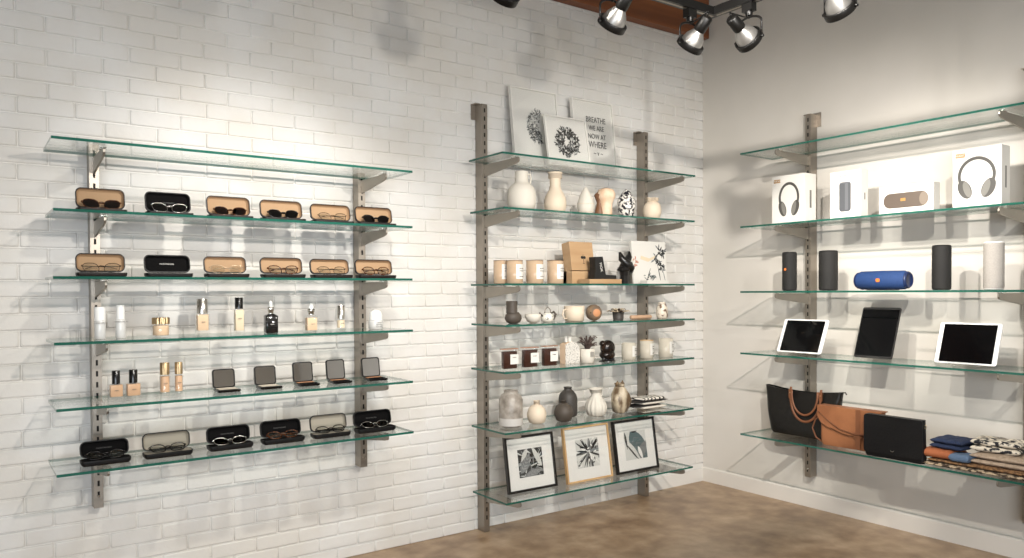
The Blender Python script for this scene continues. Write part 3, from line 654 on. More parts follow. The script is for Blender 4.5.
a_, b_ = ax(592, -.33, z), ax(614, -.33, z); zz = z+.0268; Hq = zat(256.5, a_, -.33)-zz
t = thing('phone_stand', 'black L-shaped stand with white lettering on wooden plinth', 'stand', ((a_+b_)/2, -.32, zz))
Wq = b_-a_; b = MB(); b.prism([(-Wq/2, 0), (Wq/2, 0), (Wq/2, Hq*.17), (0.02*Wq, Hq*.2), (-.12*Wq, Hq), (-.47*Wq, Hq*.98), (-.44*Wq, Hq*.4)], -.03, .02); b.build('body', mat('matte_black_stand', (20, 19, 18), .6), t, bevel=.002)
text('lettering', 'MOK', .024, WHITEC, t, T(-Wq*.2, -.0312, Hq*.52) @ FRONT @ RZ(-78))
# knotted sculpture
def knot(t, r, H):
    b = MB(); b.lathe(lz([(.62, 0), (.6, .25), (.72, .38), (1.0, .42), (.8, .52), (.3, .6), (.02, .62)], r, H), n=8, sy=.7, smooth=False)
    b.tube([(-.7*r, 0, H*.98), (-.55*r, -.1*r, H*.78), (-.1*r, -.45*r, H*.62), (.45*r, -.5*r, H*.48), (.72*r, -.2*r, H*.36)], [r*.12, r*.36, r*.42, r*.4, r*.2], n=10)
    b.tube([(.72*r, .05*r, H*1.0), (.62*r, 0, H*.84), (.35*r, 0, H*.7), (-.05*r, .05*r, H*.58), (-.5*r, .1*r, H*.44)], [r*.1, r*.34, r*.36, r*.42, r*.3], n=10)
    b.tube([(.1*r, -.1*r, H*.72), (.6*r, -.15*r, H*.62), (.85*r, 0, H*.5), (.65*r, .1*r, H*.36)], [r*.2, r*.3, r*.3, r*.2], n=10)
    b.build('body', mat('black_resin', (24, 22, 21), .3, bump=.1, bscale=60), t)
x, y, D, H = rnd(615, 634.5, 251.5, -.27, T2[2]); t = thing('knot_sculpture', 'black twisted knot sculpture with two pointed horns', 'sculpture', (x, y, T2[2])); knot(t, D/2, H)
# flower board
x, W, H = pic_size(634, 667.5, 283, 241.5, -.20, T2[2], 5)
t = thing('flower_board', 'white marbled board with black flower sketch, in front of right post', 'picture', (x, -.20, T2[2]+.0005))
M0 = RX(-5); b = MB(); b.M = M0; b.box(-W/2, W/2, 0, .012, 0, H); b.build('board', WHITEC, t)
b = MB(); b2 = MB()
rd = random.Random(8)
for i in range(60):
    q = rd.random(); leaf(b, W*(.28+.1*math.sin(q*9)+rd.uniform(-.06, .06)), H*(.32+.52*q), rd.uniform(.05, .14)*W, .018*W, rd.uniform(0, 6.3), rd.choice([0, 0, 1]), -.0006-.000002*i, n=5)
for i in range(26): leaf(b, W*rd.uniform(-.15, .15), H*rd.uniform(.08, .22), .07*W, .012*W, rd.uniform(0, 6.3), rd.choice([0, 1, 4]), -.0007, n=5)
for i in range(10): leaf(b2, W*rd.uniform(-.46, -.36), H*rd.uniform(.42, .66), .06*W, .018*W, rd.uniform(0, 6.3), 5, -.0006, n=5)
leaf(b, W*.3, H*.05, H*.45, .003, 1.75, 0, -.0008); leaf(b, -W*.1, H*.12, H*.3, .003, 1.1, 0, -.0008); leaf(b, W*.44, H*.06, H*.3, .003, 1.8, 1, -.0008)
b.v = [tuple(M0 @ Vector(p)) for p in b.v]; b.build('flower_sketch', [INKB, INKG, INKL, PAPER, INKT], t)
b2.v = [tuple(M0 @ Vector(p)) for p in b2.v]; b2.mi = [0]*len(b2.mi); b2.build('rose_sketch', mat('print_rose', (196, 140, 120), .8), t)
b = MB(); b.M = M0; b.prism([(-.27*W, .58*H), (-.05*W, .52*H), (.2*W, .62*H), (.22*W, .68*H), (0, .6*H), (-.25*W, .66*H)], -.0004, .0001); b.build('beige_stain', mat('print_beige', (222, 204, 174), .8), t)
pa, pb = ax(646, -.29, T2[2]), ax(668, -.29, T2[2])
tag(MB().box(-(pb-pa)/2, (pb-pa)/2, -.03, .03, 0, .022).build('small_white_box', WHITEC, None, bevel=.001, loc=((pa+pb)/2, -.27, T2[2])), 'flat white box lying before the flower board', 'box')
# --- shelf with the mug
z = T2[3]
def boot(t, r, H):
    MB().lathe(lz([(.5, 0), (.8, .06), (1, .22), (.92, .38), (.62, .5)], r, H), n=24, sy=.8).build('body', DARKB, t)
    MB().lathe(inner([(.62, .47), (.6, .56), (.62, .97), (.6, 1)], r, H), n=24, cx=-.18*r).build('neck', DARKB, t)
ware(504, 522.5, 301, -.27, z, 'ceramic_vase', 'dark brown vase with offset straight neck, left end of shelf', 'vase', boot)
ware(525, 541, 314, -.27, z, 'small_bowl', 'small shallow cream bowl beside dark brown vase', 'bowl', lambda t, r, H: MB().lathe([(r*.4, 0), (r*.75, H*.15), (r, H*.6), (r*.98, H), (r*.93, H), (r*.7, H*.3), (.001, H*.2)], n=28).build('bowl', CERW, t))
def teap(t, r, H):
    MB().lathe(lz([(.35, 0), (.55, .08), (.62, .3), (.5, .5), (.3, .58)], r, H), n=24, cx=-.05*r).build('body', mat('speckled_glaze', (230, 226, 214), .4, col2=(70, 62, 54), nscale=50, ramp=(.6, .66)), t)
    MB().tube([(.3*r, 0, .1*H), (.75*r, 0, .2*H), (.95*r, 0, .5*H), (.7*r, 0, .65*H), (.35*r, 0, .55*H)], [.004, .006, .007, .006, .004], n=8).build('handle', DARKB, t)
    MB().tube([(-.35*r, 0, .55*H), (-.3*r, 0, .8*H), (0, 0, .98*H), (.3*r, 0, .8*H), (.35*r, 0, .55*H)], .0028, n=8).build('loop', STEEL, t)
    MB().tube([(-.5*r, 0, .35*H), (-.8*r, 0, .5*H), (-.98*r, 0, .62*H)], [.006, .005, .003], n=8).build('spout', DARKB, t)
ware(537, 558.5, 306.5, -.25, z, 'small_teapot', 'tiny speckled teapot with wire loop and dark handle', 'teapot', teap)
def mug(t, r, H):
    MB().lathe([(r*.62, 0), (r*.82, H*.04), (r*.88, H*.5), (r*.9, H), (r*.83, H), (r*.8, H*.15), (.001, H*.12)], n=32, cx=r*.2).build('cup', CERC, t)
    MB().tube([(-.62*r, -.0, .8*H), (-1.0*r, 0, .75*H), (-1.12*r, 0, .45*H), (-.95*r, 0, .2*H), (-.6*r, 0, .2*H)], .005, n=8).build('handle', CERC, t)
ware(561, 584, 306, -.27, z, 'cream_mug', 'cream mug with its handle to the left', 'mug', mug)
def ball(t, r, H):
    MB().ell((0, 0, r*.98), (r, r, r), n=28, m_=16).build('ball', mat('brown_stoneware', (112, 96, 80), .6, col2=(140, 116, 90), nscale=18), t)
    b = MB(); b.M = T(0, 0, r*.98) @ RZ(-18) @ RX(90)
    b.lathe([(r*math.sin(a), r*1.006*math.cos(a)) for a in [.02, .15, .3, .42, .5]], n=20, cap=False); b.build('orange_patch', mat('orange_clay', (196, 138, 96), .7), t)
    b = MB(); b.M = T(0, 0, r*.98) @ RZ(-62) @ RX(90) @ T(0, 0, r*.98); b.lathe([(.0035, 0), (.0035, .0012)], n=10); b.build('hole', SLOT, t)
ware(585.5, 602, 307, -.27, z, 'stoneware_ball', 'round brown ball with an orange patch', 'ornament', ball)
def succ(t, r, H):
    MB().lathe([(r*.42, 0), (r*.48, H*.7), (r*.44, H*.7), (r*.4, H*.6), (.001, H*.58)], n=24).build('pot', DARKC, t)
    b = MB(); rd = random.Random(3)
    for i in range(26):
        a = 2*PI*i/13+(.24 if i > 12 else 0); L_ = r*(1.0 if i < 13 else .62); h = H*(.95 if i > 12 else .78)
        b.tube([(0, 0, H*.62), (math.cos(a)*L_*.55, math.sin(a)*L_*.55, h), (math.cos(a)*L_*.85, math.sin(a)*L_*.85, h+.004), (math.cos(a)*L_, math.sin(a)*L_, h)], [.004, .008, .007, .002], n=6, flat=.5, mi=i % 3 == 0)
    b.build('leaf_rosette', [mat('dried_leaf', (196, 178, 150), .7), mat('dark_leaf', (70, 54, 44), .7)], t)
ware(606, 630.5, 309, -.27, z, 'potted_succulent', 'dried succulent spreading over a small charcoal pot', 'plant', succ)
x, y, W, H = flat(630.5, 651, 315, -.27, z)
tag(MB().add([], []).tube([(-W/2, 0, H/2), (-W/2+.006, 0, H/2), (W/2-.006, 0, H/2), (W/2, 0, H/2)], [H*.38, H*.5, H*.5, H*.38], n=16).build('wooden_rolling_pin', mat('tan_clay', (196, 160, 130), .6), None, loc=(x, y, z)), 'short tan clay roll lying in front of right post', 'ornament')
FLOR = mat('floral_glaze', (226, 214, 196), .4, col2=(110, 84, 66), nscale=40, ramp=(.52, .6))
ware(656, 668, 302, -.27, z, 'floral_vase', 'small floral-patterned vase at right end, right of post', 'vase', lambda t, r, H: MB().lathe(inner([(.75, 0), (.95, .06), (1, .35), (.95, .6), (.72, .82), (.6, .9), (.68, 1)], r, H, .002), n=24, fn=lambda a, q: 1+(.08*math.cos(4*a) if q > H*.9 else 0)).build('body', FLOR, t))
# --- shelf with the square candles
z = T2[4]
for i, (u0, u1, vt) in enumerate([(502, 519, 349.5), (522.5, 539.5, 348), (542.5, 558.5, 346.5)]):
    x, y, W, H = flat(u0+1.5, u1, vt, -.345, z); W *= 1.0
    t = thing('square_candle', 'square brown candle in thick clear glass, %s of three' % ['left', 'middle', 'right'][i], 'candle', (x, y+W*.18, z), 0, 'square brown candles')
    g = MB(); rbox(g, W, W*.36, 0, H, r=.006); g.build('glass', G_CLEAR, t)
    g = MB(); g.M = Matrix.Identity(4); rbox(g, W*.86, W*.28, H*.07, H*.9, r=.005); g.build('wax', WAXB, t)
    g = MB(); rbox(g, W*1.02, W*.38, H, H+.004, r=.006); g.build('rim', ROSE, t)
    g = MB(); g.box(-W*.06, W*.46, -W*.18-.0012, -W*.18-.0004, H*.28, H*.76); g.build('paper_label', WHITEC, t)
    text('lettering', 'AMBER', .008, INK, t, T(W*.2, -W*.18-.0017, H*.6) @ FRONT)
x, y, W, H = flat(565.5, 580, 336, -.26, z)
t = thing('ceramic_house', 'white speckled ceramic house with arched roof and tan side', 'ornament', (x, y, z))
b = MB(); b.prism([(-W/2, 0), (W/2, 0), (W/2, H*.45), (W*.42, H*.62), (W*.22, H*.76), (0, H*.8), (-W*.22, H*.78), (-W*.5, H*.7)], -.0, .05, mi=0, mi2=1); b.build('body', [mat('speckled_white', (214, 210, 202), .6, col2=(70, 64, 60), nscale=160, ramp=(.57, .61)), WAXP], t)
b = MB(); b.box(-W*.42, -W*.30, .01, .02, H*.78, H); b.box(-W*.2, -W*.02, .01, .03, H*.79, H*.98); b.build('chimney', [WHITEC], t)
x, y, D, H = rnd(579.5, 595, 348.5, -.27, z)
t = thing('twig_plant', 'dry dark twigs in a white square-fronted pot', 'plant', (x, y, z))
MB().lathe([(D*.42, 0), (D*.46, H*.03), (D*.5, H), (D*.46, H), (D*.42, H*.75), (.001, H*.74)], n=28).build('pot', CERW, t)
MB().box(-.012, .012, -D*.5-.001, -D*.44, H*.45, H*.8).build('pot_tag', mat('slate_tag', (150, 146, 138), .7), t)
b = MB(); rd = random.Random(11)
for i in range(38):
    a = rd.uniform(0, 6.3); L_ = rd.uniform(.03, .075); h = rd.uniform(.02, .075); dx, dy = math.cos(a)*L_, math.sin(a)*L_*.5
    b.tube([(0, 0, H*.74), (dx*.4, dy*.4, H+h*.6), (dx*.8, dy*.8, H+h), (dx*1.1, dy, H+h*.9)], [.002, .0022, .002, .001], n=5)
    for q in range(4): b.ell((dx*(.5+.15*q), dy*(.5+.15*q), H+h*(.7+.08*q)), (.0045, .003, .004), n=6, m_=4)
b.build('twigs', mat('dry_twig', (74, 58, 52), .8), t)
def bird(t, r, H):
    b = MB(); b.ell((.05*r, 0, H*.62), (r*.85, r*.7, H*.36), n=24, m_=14); b.ell((-.6*r, 0, H*.83), (r*.38, r*.34, H*.14), n=16, m_=10)
    b.ell((0, 0, H*.3), (r*.92, r*.7, H*.24), n=24, m_=12)
    b.tube([(-.8*r, 0, H*.84), (-1.15*r, 0, H*.8)], [r*.14, r*.02], n=8)
    b.build('body', mat('black_bronze', (34, 26, 22), .22, .3, col2=(96, 66, 44), nscale=9, ramp=(.5, .75)), t)
    f = MB()
    for k in range(5): f.ell(((-.7+.33*k)*r, -.2*r, H*.1), (r*.16, r*.2, H*.12), n=10, m_=8)
    f.build('feet', mat('black_resin', (24, 22, 21), .3), t)
    MB().lathe([(r*.85, 0), (r*.85, H*.03), (r*.6, H*.06)], n=20).build('base', mat('black_resin', (24, 22, 21), .3), t)
ware(597.5, 617, 339.5, -.27, z, 'bird_figurine', 'glossy black-brown bird figurine beside twig plant', 'figurine', bird)
for i, (a, b, vt, rim) in enumerate([(621.5, 636, 343, None), (640, 653.5, 340.5, OAK), (658.5, 673, 338.5, None)]):
    ware(a, b, vt, -.27, z, 'jar_candle', ['cream candle glass just left of right post', 'cream candle with wooden rim in front of right post', 'cream candle glass right of post at shelf end'][i], 'candle', candle(G_PALE, WAXC if i == 0 else WAXP, rim=rim, lx=.5))['group'] = 'cream glass candles'
# --- shelf with the dark bottles
z = T2[5]
def bigjar(t, r, H):
    MB().lathe([(r*.7, 0), (r*.9, .006), (r, H*.12), (r, H*.74), (r*.85, H*.86), (r*.58, H*.92), (r*.58, H*.985), (r*.62, H), (r*.56, H), (r*.53, H*.9), (r*.8, H*.83), (r*.95, H*.72), (r*.95, H*.14), (.001, .012)], n=40).build('body', mat('mottled_glass', (176, 168, 158), .35, col2=(120, 112, 102), nscale=22, ramp=(.35, .7), bump=.3, bscale=90), t)
    MB().lathe([(r*1.002, H*.06), (r*1.01, H*.16), (r*1.008, H*.26)], n=40, cap=False).build('frosted_band', mat('frost_band', (196, 192, 186), .5, bump=.2, bscale=120), t)
ware(499, 523, 390, -.27, z, 'mottled_jar', 'large mottled grey jar with short neck, left end of shelf', 'jar', bigjar)
ware(527, 546.5, 400.5, -.27, z, 'bud_vase', 'round cream bud vase with tiny neck', 'vase', lambda t, r, H: MB().lathe(inner([(.5, 0), (.82, .06), (1, .3), (1, .45), (.85, .66), (.5, .8), (.22, .85), (.22, .92), (.36, 1)], r, H, .002), n=36).build('body', CERC, t))
ware(558.5, 577.5, 387, -.19, z, 'dark_bottle_vase', 'tall charcoal bottle vase behind the round one', 'vase', lambda t, r, H: MB().lathe(inner([(.7, 0), (.95, .04), (1, .15), (1, .62), (.88, .76), (.55, .88), (.4, .91), (.4, .97), (.46, 1)], r, H, .003), n=36).build('body', DARKC, t))
ware(554, 573.5, 400.5, -.31, z, 'bud_vase', 'round dark brown bud vase in front of tall charcoal bottle', 'vase', lambda t, r, H: MB().lathe(inner([(.4, 0), (.75, .06), (1, .35), (1, .5), (.8, .74), (.4, .87), (.18, .9), (.18, .96), (.3, 1)], r, H, .002), n=36).build('body', DARKB, t))
def jug2(t, r, H):
    rib = lambda a, q: 1+(.035*math.cos(14*a) if q < H*.62 else .22*math.cos(2*a)*max(0, (q-H*.75)/(H*.25)))
    MB().lathe(inner([(.55, 0), (.8, .05), (1, .25), (.98, .4), (.75, .58), (.5, .7), (.42, .78), (.5, .92), (.6, 1)], r, H, .003), n=84, fn=rib).build('body', CERW, t)
    MB().tube([(.45*r, 0, .9*H), (.7*r, 0, .86*H), (.72*r, 0, .7*H), (.5*r, 0, .62*H)], .0045, n=8).build('handle', CERW, t)
ware(585, 607, 388, -.27, z, 'ribbed_jug', 'white ribbed jug with pinched mouth', 'jug', jug2)
def tw(t, r, H):
    fn = lambda a, q: 1+.13*math.cos(3*a+q*30)*(1 if q < H*.8 else 1.6)
    MB().lathe(inner([(.5, 0), (.7, .04), (.95, .3), (1, .45), (.85, .65), (.55, .82), (.42, .9), (.5, 1)], r, H, .003), n=60, fn=fn).build('body', mat('swirled_glass', (190, 176, 152), .4, col2=(96, 78, 58), nscale=22, ramp=(.42, .6), stretch=(1, 1, .45), spec=.3), t)
    MB().tube([(-.42*r, 0, .86*H), (-.5*r, 0, 1.0*H), (-.36*r, 0, 1.07*H), (-.2*r, 0, .98*H), (-.05*r, 0, .93*H), (.15*r, 0, .99*H), (.3*r, 0, 1.08*H), (.42*r, 0, .98*H), (.45*r, 0, .86*H)], [.004, .004, .003, .003, .003, .003, .003, .004, .004], n=6).build('rim_curl', BRONZE, t)
ware(610, 630.5, 383, -.27, z, 'twisted_vase', 'twisted brown and cream glass vase with curled rim', 'vase', tw)
NAPW = mat('zebra_cloth', (232, 226, 214), .9, col2=(36, 32, 30), nscale=9, kind='wave', ramp=(.72, .8))
NAPP = mat('plain_cloth', (226, 218, 204), .9); NAPB = mat('black_cloth_edge', (40, 34, 30), .9)
for i, (u0, u1, dz, th, mm, lab) in enumerate([(643, 667, 0, .018, NAPP, 'cream folded napkin at bottom of the napkin stack'), (634, 662, .0185, .008, NAPB, 'black-edged napkin second from bottom of stack'), (643, 666, .027, .016, NAPP, 'cream napkin third from bottom of stack'), (634, 669, .0435, .008, NAPB, 'black-edged napkin under the zebra napkin'), (643, 666, .052, .019, NAPW, 'zebra-patterned napkin on top of the stack')]):
    x, y, W, _ = flat(u0, u1, 400, -.29, z); b = MB(); b.pillow(W, .11, th, n=12, amp=.0006 if i % 2 else .001, seed=i)
    tag(b.build('folded_napkin', mm, None, loc=(x, -.235, z+dz+th/2+.0015)), lab, 'napkin', 'folded napkins')
# ---------------------------------------------------------------- right wall: boxes
BOXW = mat('white_box_card', (222, 219, 212), .45); BOXS = mat('box_side_print', (150, 150, 150), .5); GRAPH = mat('print_graphite', (74, 72, 68), .6); GRAPL = mat('print_graphite_light', (118, 116, 110), .6); BADGE = mat('gold_badge', (170, 128, 72), .6); ORNG = mat('orange_logo', (226, 120, 50), .5)
def pbox(u0, u1, vt, usid, x, z, label, fn):
    x, y, W, H = flat(u0, u1, vt, x, z, True)
    yn = y-W/2; dep = bis(lambda d: proj(x+d, yn, z+.1)[0], .01, .3, usid)
    dep = min(dep, .26)
    t = thing('product_box', label, 'box', (x, y, z), RB, 'white product boxes')
    b = MB(); b.box(-W/2, W/2, 0, dep, 0, H); b.build('carton', BOXW, t, bevel=.0012)
    fn(t, W, H, dep); return t
def arcband(mb, cx, cz, rx, rz, a0, a1, w_, y0, y1, mi=0, n=26):
    o = [(cx+(rx)*math.cos(a0+(a1-a0)*k/n), cz+(rz)*math.sin(a0+(a1-a0)*k/n)) for k in range(n+1)]
    i_ = [(cx+(rx-w_)*math.cos(a0+(a1-a0)*k/n), cz+(rz-w_*1.1)*math.sin(a0+(a1-a0)*k/n)) for k in range(n+1)]
    for k in range(n): mb.prism([o[k], o[k+1], i_[k+1], i_[k]], y0, y1, mi)
def hp(cx, cz, w_, h_, tw_=0):
    def fn(t, W, H, dep):
        b = MB(); X, Z = W*cx, H*cz; rw, rh = W*w_/2, H*h_/2
        arcband(b, X, Z+rh*.1, rw, rh*.88, -.42, PI+.42, W*.065, -.0008, .0002)
        for s_ in (-1, 1):
            b2 = [(X+s_*rw*.62+rw*.36*math.cos(q*PI/10)*1.0+s_*(.14*rw)*math.sin(q*PI/10), Z-rh*.52+rh*.44*math.sin(q*PI/10)) for q in range(20)]
            b.prism(b2, -.0012, .0002)
            b3 = [(X+s_*rw*.5+rw*.19*math.cos(q*PI/10)+s_*(.12*rw)*math.sin(q*PI/10), Z-rh*.52+rh*.38*math.sin(q*PI/10)) for q in range(20)]
            b.prism(b3, -.0018, .0002, 1)
        b.build('headphone_picture', [GRAPH, GRAPL], t)
        bd = MB(); bd.box(-W*.44, -W*.24, -.0008, .0002, H*.86, H*.93); bd.build('gold_badge', BADGE, t)
        text('lettering', 'AUDIO', H*.055, WHITEC, t, T(-W*.34, -.0012, H*.895) @ FRONT)
        s = MB(); s.box(W/2-.0002, W/2+.0006, dep*.42, dep*.58, H*.3, H*.66); s.build('side_print', GRAPL, t)
    return fn
def spv(t, W, H, dep):
    b = MB(); b.prism([(x, q+H*.46) for x, q in rrect(W*.38, H*.62, W*.09)], -.0008, .0002); b.prism([(x+W*.05, q+H*.46) for x, q in rrect(W*.1, H*.56, W*.03)], -.0012, .0002, 1); b.prism([(x, q+H*.755) for x, q in rrect(W*.32, H*.02, W*.01)], -.0014, .0002, 1); b.build('speaker_picture', [mat('print_speaker', (84, 86, 90), .6), mat('print_speaker_light', (104, 106, 110), .6)], t)
    text('lettering', 'SOUND GO', H*.045, INK, t, T(0, -.0008, H*.9) @ FRONT)
    s = MB(); s.box(W/2-.0002, W/2+.0006, dep*.5, dep*.62, H*.38, H*.52); s.build('side_print', INK, t)
def sph(t, W, H, dep):
    M0 = T(0, 0, H*.47) @ RY(0)
    b = MB(); b.M = M0; b.prism(rrect(W*.82, H*.52, H*.24, 8), -.0008, .0002); b.prism([(W*.33+H*.2*.75*math.cos(q*PI/10), H*.23*math.sin(q*PI/10)) for q in range(20)], -.0014, .0002, 1); b.build('speaker_picture', [mat('print_speaker_brown', (92, 80, 70), .6), mat('print_speaker_end', (124, 112, 100), .6)], t)
    b = MB(); b.box(-W*.09, -W*.0, -.002, .0002, H*.44, H*.54); b.build('orange_logo', BADGE, t)
    text('lettering', 'SOUND GO', H*.08, INK, t, T(-W*.2, -.0008, H*.88) @ FRONT)
z = T3[1]
pbox(772, 805, 175, 816, -.33, z, 'tall white box with headphones pictured, in front of the post', hp(.02, .5, .62, .72))
pbox(830, 860.5, 171, 868, -.33, z, 'tall white box with a dark upright speaker pictured', spv)
pbox(879, 933.5, 184.5, 940, -.33, z, 'low wide white box with a lying speaker pictured', sph)
pbox(952.5, 1001.5, 147.5, 1010, -.33, z, 'largest white box with headphones pictured, near right edge', hp(.0, .5, .78, .72))
# ---------------------------------------------------------------- speakers
def meshm(n, c, c2): return mat(n, c, .7, bump=.6, bscale=500, col2=c2, nscale=400)
SPK = meshm('black_mesh', (19, 18, 17), (30, 29, 27)); SPB = meshm('blue_mesh', (22, 52, 100), (34, 68, 122)); SPG = meshm('grey_mesh', (158, 153, 146), (176, 170, 163)); RUB = mat('black_rubber', (24, 23, 22), .5)
z = T3[2]
def spk_v(t, r, H, mesh=SPK, end=RUB, logo=ORNG, top=.93):
    MB().lathe([(r*.97, H*.03), (r, H*.06), (r, H*.95), (r*.97, H*.97)], n=36).build('grille', mesh, t)
    MB().lathe([(r*.8, 0), (r*.95, .003), (r*.98, H*.03)], n=36).build('base_ring', end, t)
    MB().lathe([(r*.98, H*.97), (r*.93, H*.992), (r*.75, H), (r*.7, H-.004), (.001, H-.004)], n=36).build('top_ring', end, t)
    if logo: MB().prism(rrect(.013, .013, .003), -r-.0012, -r+.003).build('logo', logo, t).location = (0, 0, H*.55)
def spk(u0, u1, vt, label, **k):
    x, y, D, H = rnd(u0, u1, vt, -.27, z, True); t = thing('portable_speaker', label, 'speaker', (x, y, z), RB, 'portable speakers'); spk_v(t, D/2, H, **k)
spk(782, 797, 252, 'slim black upright speaker with orange logo, left of the post')
spk(818.5, 838, 250.5, 'wider black upright speaker, just right of the post', logo=None)
spk(931.5, 951.5, 245, 'tall black upright speaker, right of the blue one', logo=None)
spk(983, 1004.5, 241.5, 'pale grey cylindrical speaker near right picture edge', mesh=SPG, end=WHITEP, logo=None)
a, b_ = by(858, -.27, z), by(909, -.27, z); yc = (a+b_)/2; L_ = a-b_; D = zat(271, -.27, yc)-z; r = D/2*.97
t = thing('portable_speaker', 'blue cylindrical speaker lying on its side', 'speaker', (-.27, yc, z+r+.0035), RB, 'portable speakers')
q = MB(); q.M = RY(90); q.lathe([(r*.85, -L_*.47), (r, -L_*.42), (r*1.03, 0), (r, L_*.42), (r*.85, L_*.47)], n=36); q.build('grille', SPB, t)
for s_ in (-1, 1):
    q = MB(); q.M = T(s_*L_*.47, 0, 0) @ RY(90*s_); q.lathe([(r*.86, -.004), (r*.9, .004), (r*.78, .012), (r*.7, .012), (r*.66, .006), (.001, .008)], n=32); q.build('end_cap', mat('navy_rubber', (20, 38, 78), .4), t)
q = MB(); q.prism(rrect(.02, .018, .004), -r*1.03-.001, -r+.004); q.build('logo', ORNG, t)
q = MB(); q.box(-L_*.3, L_*.3, -r*.25, r*.25, -r-.003, -r+.004); q.build('foot', RUB, t)
# ---------------------------------------------------------------- tablets
SCR = mat('dark_screen', (8, 8, 9), .06, spec=.25); TWH = mat('tablet_white', (236, 236, 234), .25); TAL = mat('tablet_back', (190, 190, 190), .4, .7)
z = T3[3]
def tablet(u0, u1, vt, lean, white, label, bz):
    x0 = -.30; yl, yr = by(u0, x0, z), by(u1, x0, z); W = yl-yr; yc = (yl+yr)/2
    lo, hi = .03, .4
    for _ in range(40):
        h = (lo+hi)/2; v_ = proj(x0+h*math.sin(math.radians(lean)), yc, z+.012+h*math.cos(math.radians(lean)))[1]
        if v_ > vt: lo = h
        else: hi = h
    t = thing('tablet', label, 'tablet', (x0, yc, z+.012), RB, 'tablets')
    M0 = RX(-lean) @ T(0, 0, h/2)
    b = MB(); b.M = M0; b.prism(rrect(W, h, .010), 0, .008, 0); b.build('body', TWH if white else RUB, t)
    s = MB(); s.M = M0; s.prism(rrect(W-2*bz[0], h-2*bz[1], .001, 1), -.0008, .0004); s.build('screen', SCR, t)
    st = thing('tablet_stand', 'small clear acrylic stand under the '+label.split(',')[0], 'stand', (x0, yc, z), RB, 'clear tablet stands')
    q = MB(); q.box(-W*.25, W*.25, -.024, .05, 0, .004); q.box(-W*.25, W*.25, -.024, -.019, .004, .02); q.build('foot', G_CLEAR, st)
    q = MB(); q.M = T(0, .022, .004) @ RX(-lean); q.box(-W*.2, W*.2, 0, .004, 0, h*.5); q.build('back_rest', G_CLEAR, st)
tablet(776.5, 820.5, 319.5, 24, True, 'white tablet in front of the post, leaning landscape', (.020, .008))
tablet(853.5, 891.5, 307.5, 20, False, 'black portrait tablet, between the two white ones', (.005, .012))
tablet(934, 996, 323, 20, True, 'larger white tablet near right edge, leaning landscape', (.020, .008))
# ---------------------------------------------------------------- bags
LEB = mat('black_tote_leather', (20, 18, 16), .36, bump=1.0, bscale=16, spec=.4); LET = mat('tan_leather', (148, 96, 62), .5, bump=.35, bscale=50, col2=(130, 82, 52), nscale=6); LETD = mat('tan_strap_leather', (116, 72, 46), .5); LEK = mat('black_clutch_leather', (13, 13, 15), .45, bump=.4, bscale=120, spec=.35)
z = T3[4]
def bagshell(b, Wb, Wt, H, Db, Dt, sag=.0, mi=0, n=26, m_=16, wr=.002, seed=1, top=None, bulge=.02):
    rd = random.Random(seed); ph = [rd.uniform(0, 6) for _ in range(5)]; rings = []
    for j in range(m_+1):
        q = j/m_; W = Wb+(Wt-Wb)*q; D = (Db+(Dt-Db)*q)+bulge*math.sin(PI*q); pts = []
        ol = rrect(W*(1-.04*(q < .06)), D*(1-.1*(q < .06)), min(D*.38, .03), 5)
        nseg = []
        for i in range(len(ol)):      # subdivide long sides
            p, r_ = ol[i], ol[(i+1) % len(ol)]; nseg.append(p)
            if abs(p[0]-r_[0]) > W*.4:
                for k in range(1, 14): nseg.append((p[0]+(r_[0]-p[0])*k/14, p[1]+(r_[1]-p[1])*k/14))
        for x, y in nseg:
            s_ = math.sin(9*x/W+ph[0]+3*q)*math.sin(6*q+ph[1]+4*x/W)
            zz = q*H - sag*q**3*max(0, math.cos(PI*x/W))
            pts.append((x, y+wr*s_*(1 if y < 0 else -1), zz))
        rings.append(pts)
    k = len(rings[0]); vs = [p for r_ in rings for p in r_]
    b.add(vs, [(j*k+i, j*k+(i+1) % k, (j+1)*k+(i+1) % k, (j+1)*k+i) for j in range(m_) for i in range(k)], mi, True)
    b.add(rings[0], [tuple(range(k))[::-1]], mi)
    return rings[-1]
# tote
x0 = -.172; yl, yr = by(767, x0, z), by(843, x0, z); Wt = yl-yr; yc = (yl+yr)/2; H = zat(388, x0, yc)-z
t = thing('tote_bag', 'large black leather tote with tan handles, left of tan bag', 'bag', (x0, yc, z), RB)
b = MB(); top = bagshell(b, Wt*.80, Wt, H, .095, .045, sag=.022, wr=.004, seed=4, bulge=.018)
k = len(top); inn = [(p[0]*.975, p[1]*.8, p[2]-.0005) for p in top]; low = [(p[0]*.97, p[1]*.7, p[2]-.05) for p in top]
b.add(top+inn, [(i, (i+1) % k, k+(i+1) % k, k+i) for i in range(k)], 0, True); b.add(inn+low, [(i, (i+1) % k, k+(i+1) % k, k+i) for i in range(k)], 1, True); b.add(low, [tuple(range(k))], 1)
b.build('body', [LEB, BLACKF], t)
b = MB(); b.tube([(Wt*.49, 0, H*.985), (Wt*.53, -.002, H*1.0), (Wt*.545, -.002, H*.96)], .0035, n=6); b.build('zip_pull', LEB, t)
h1 = Wt*.20
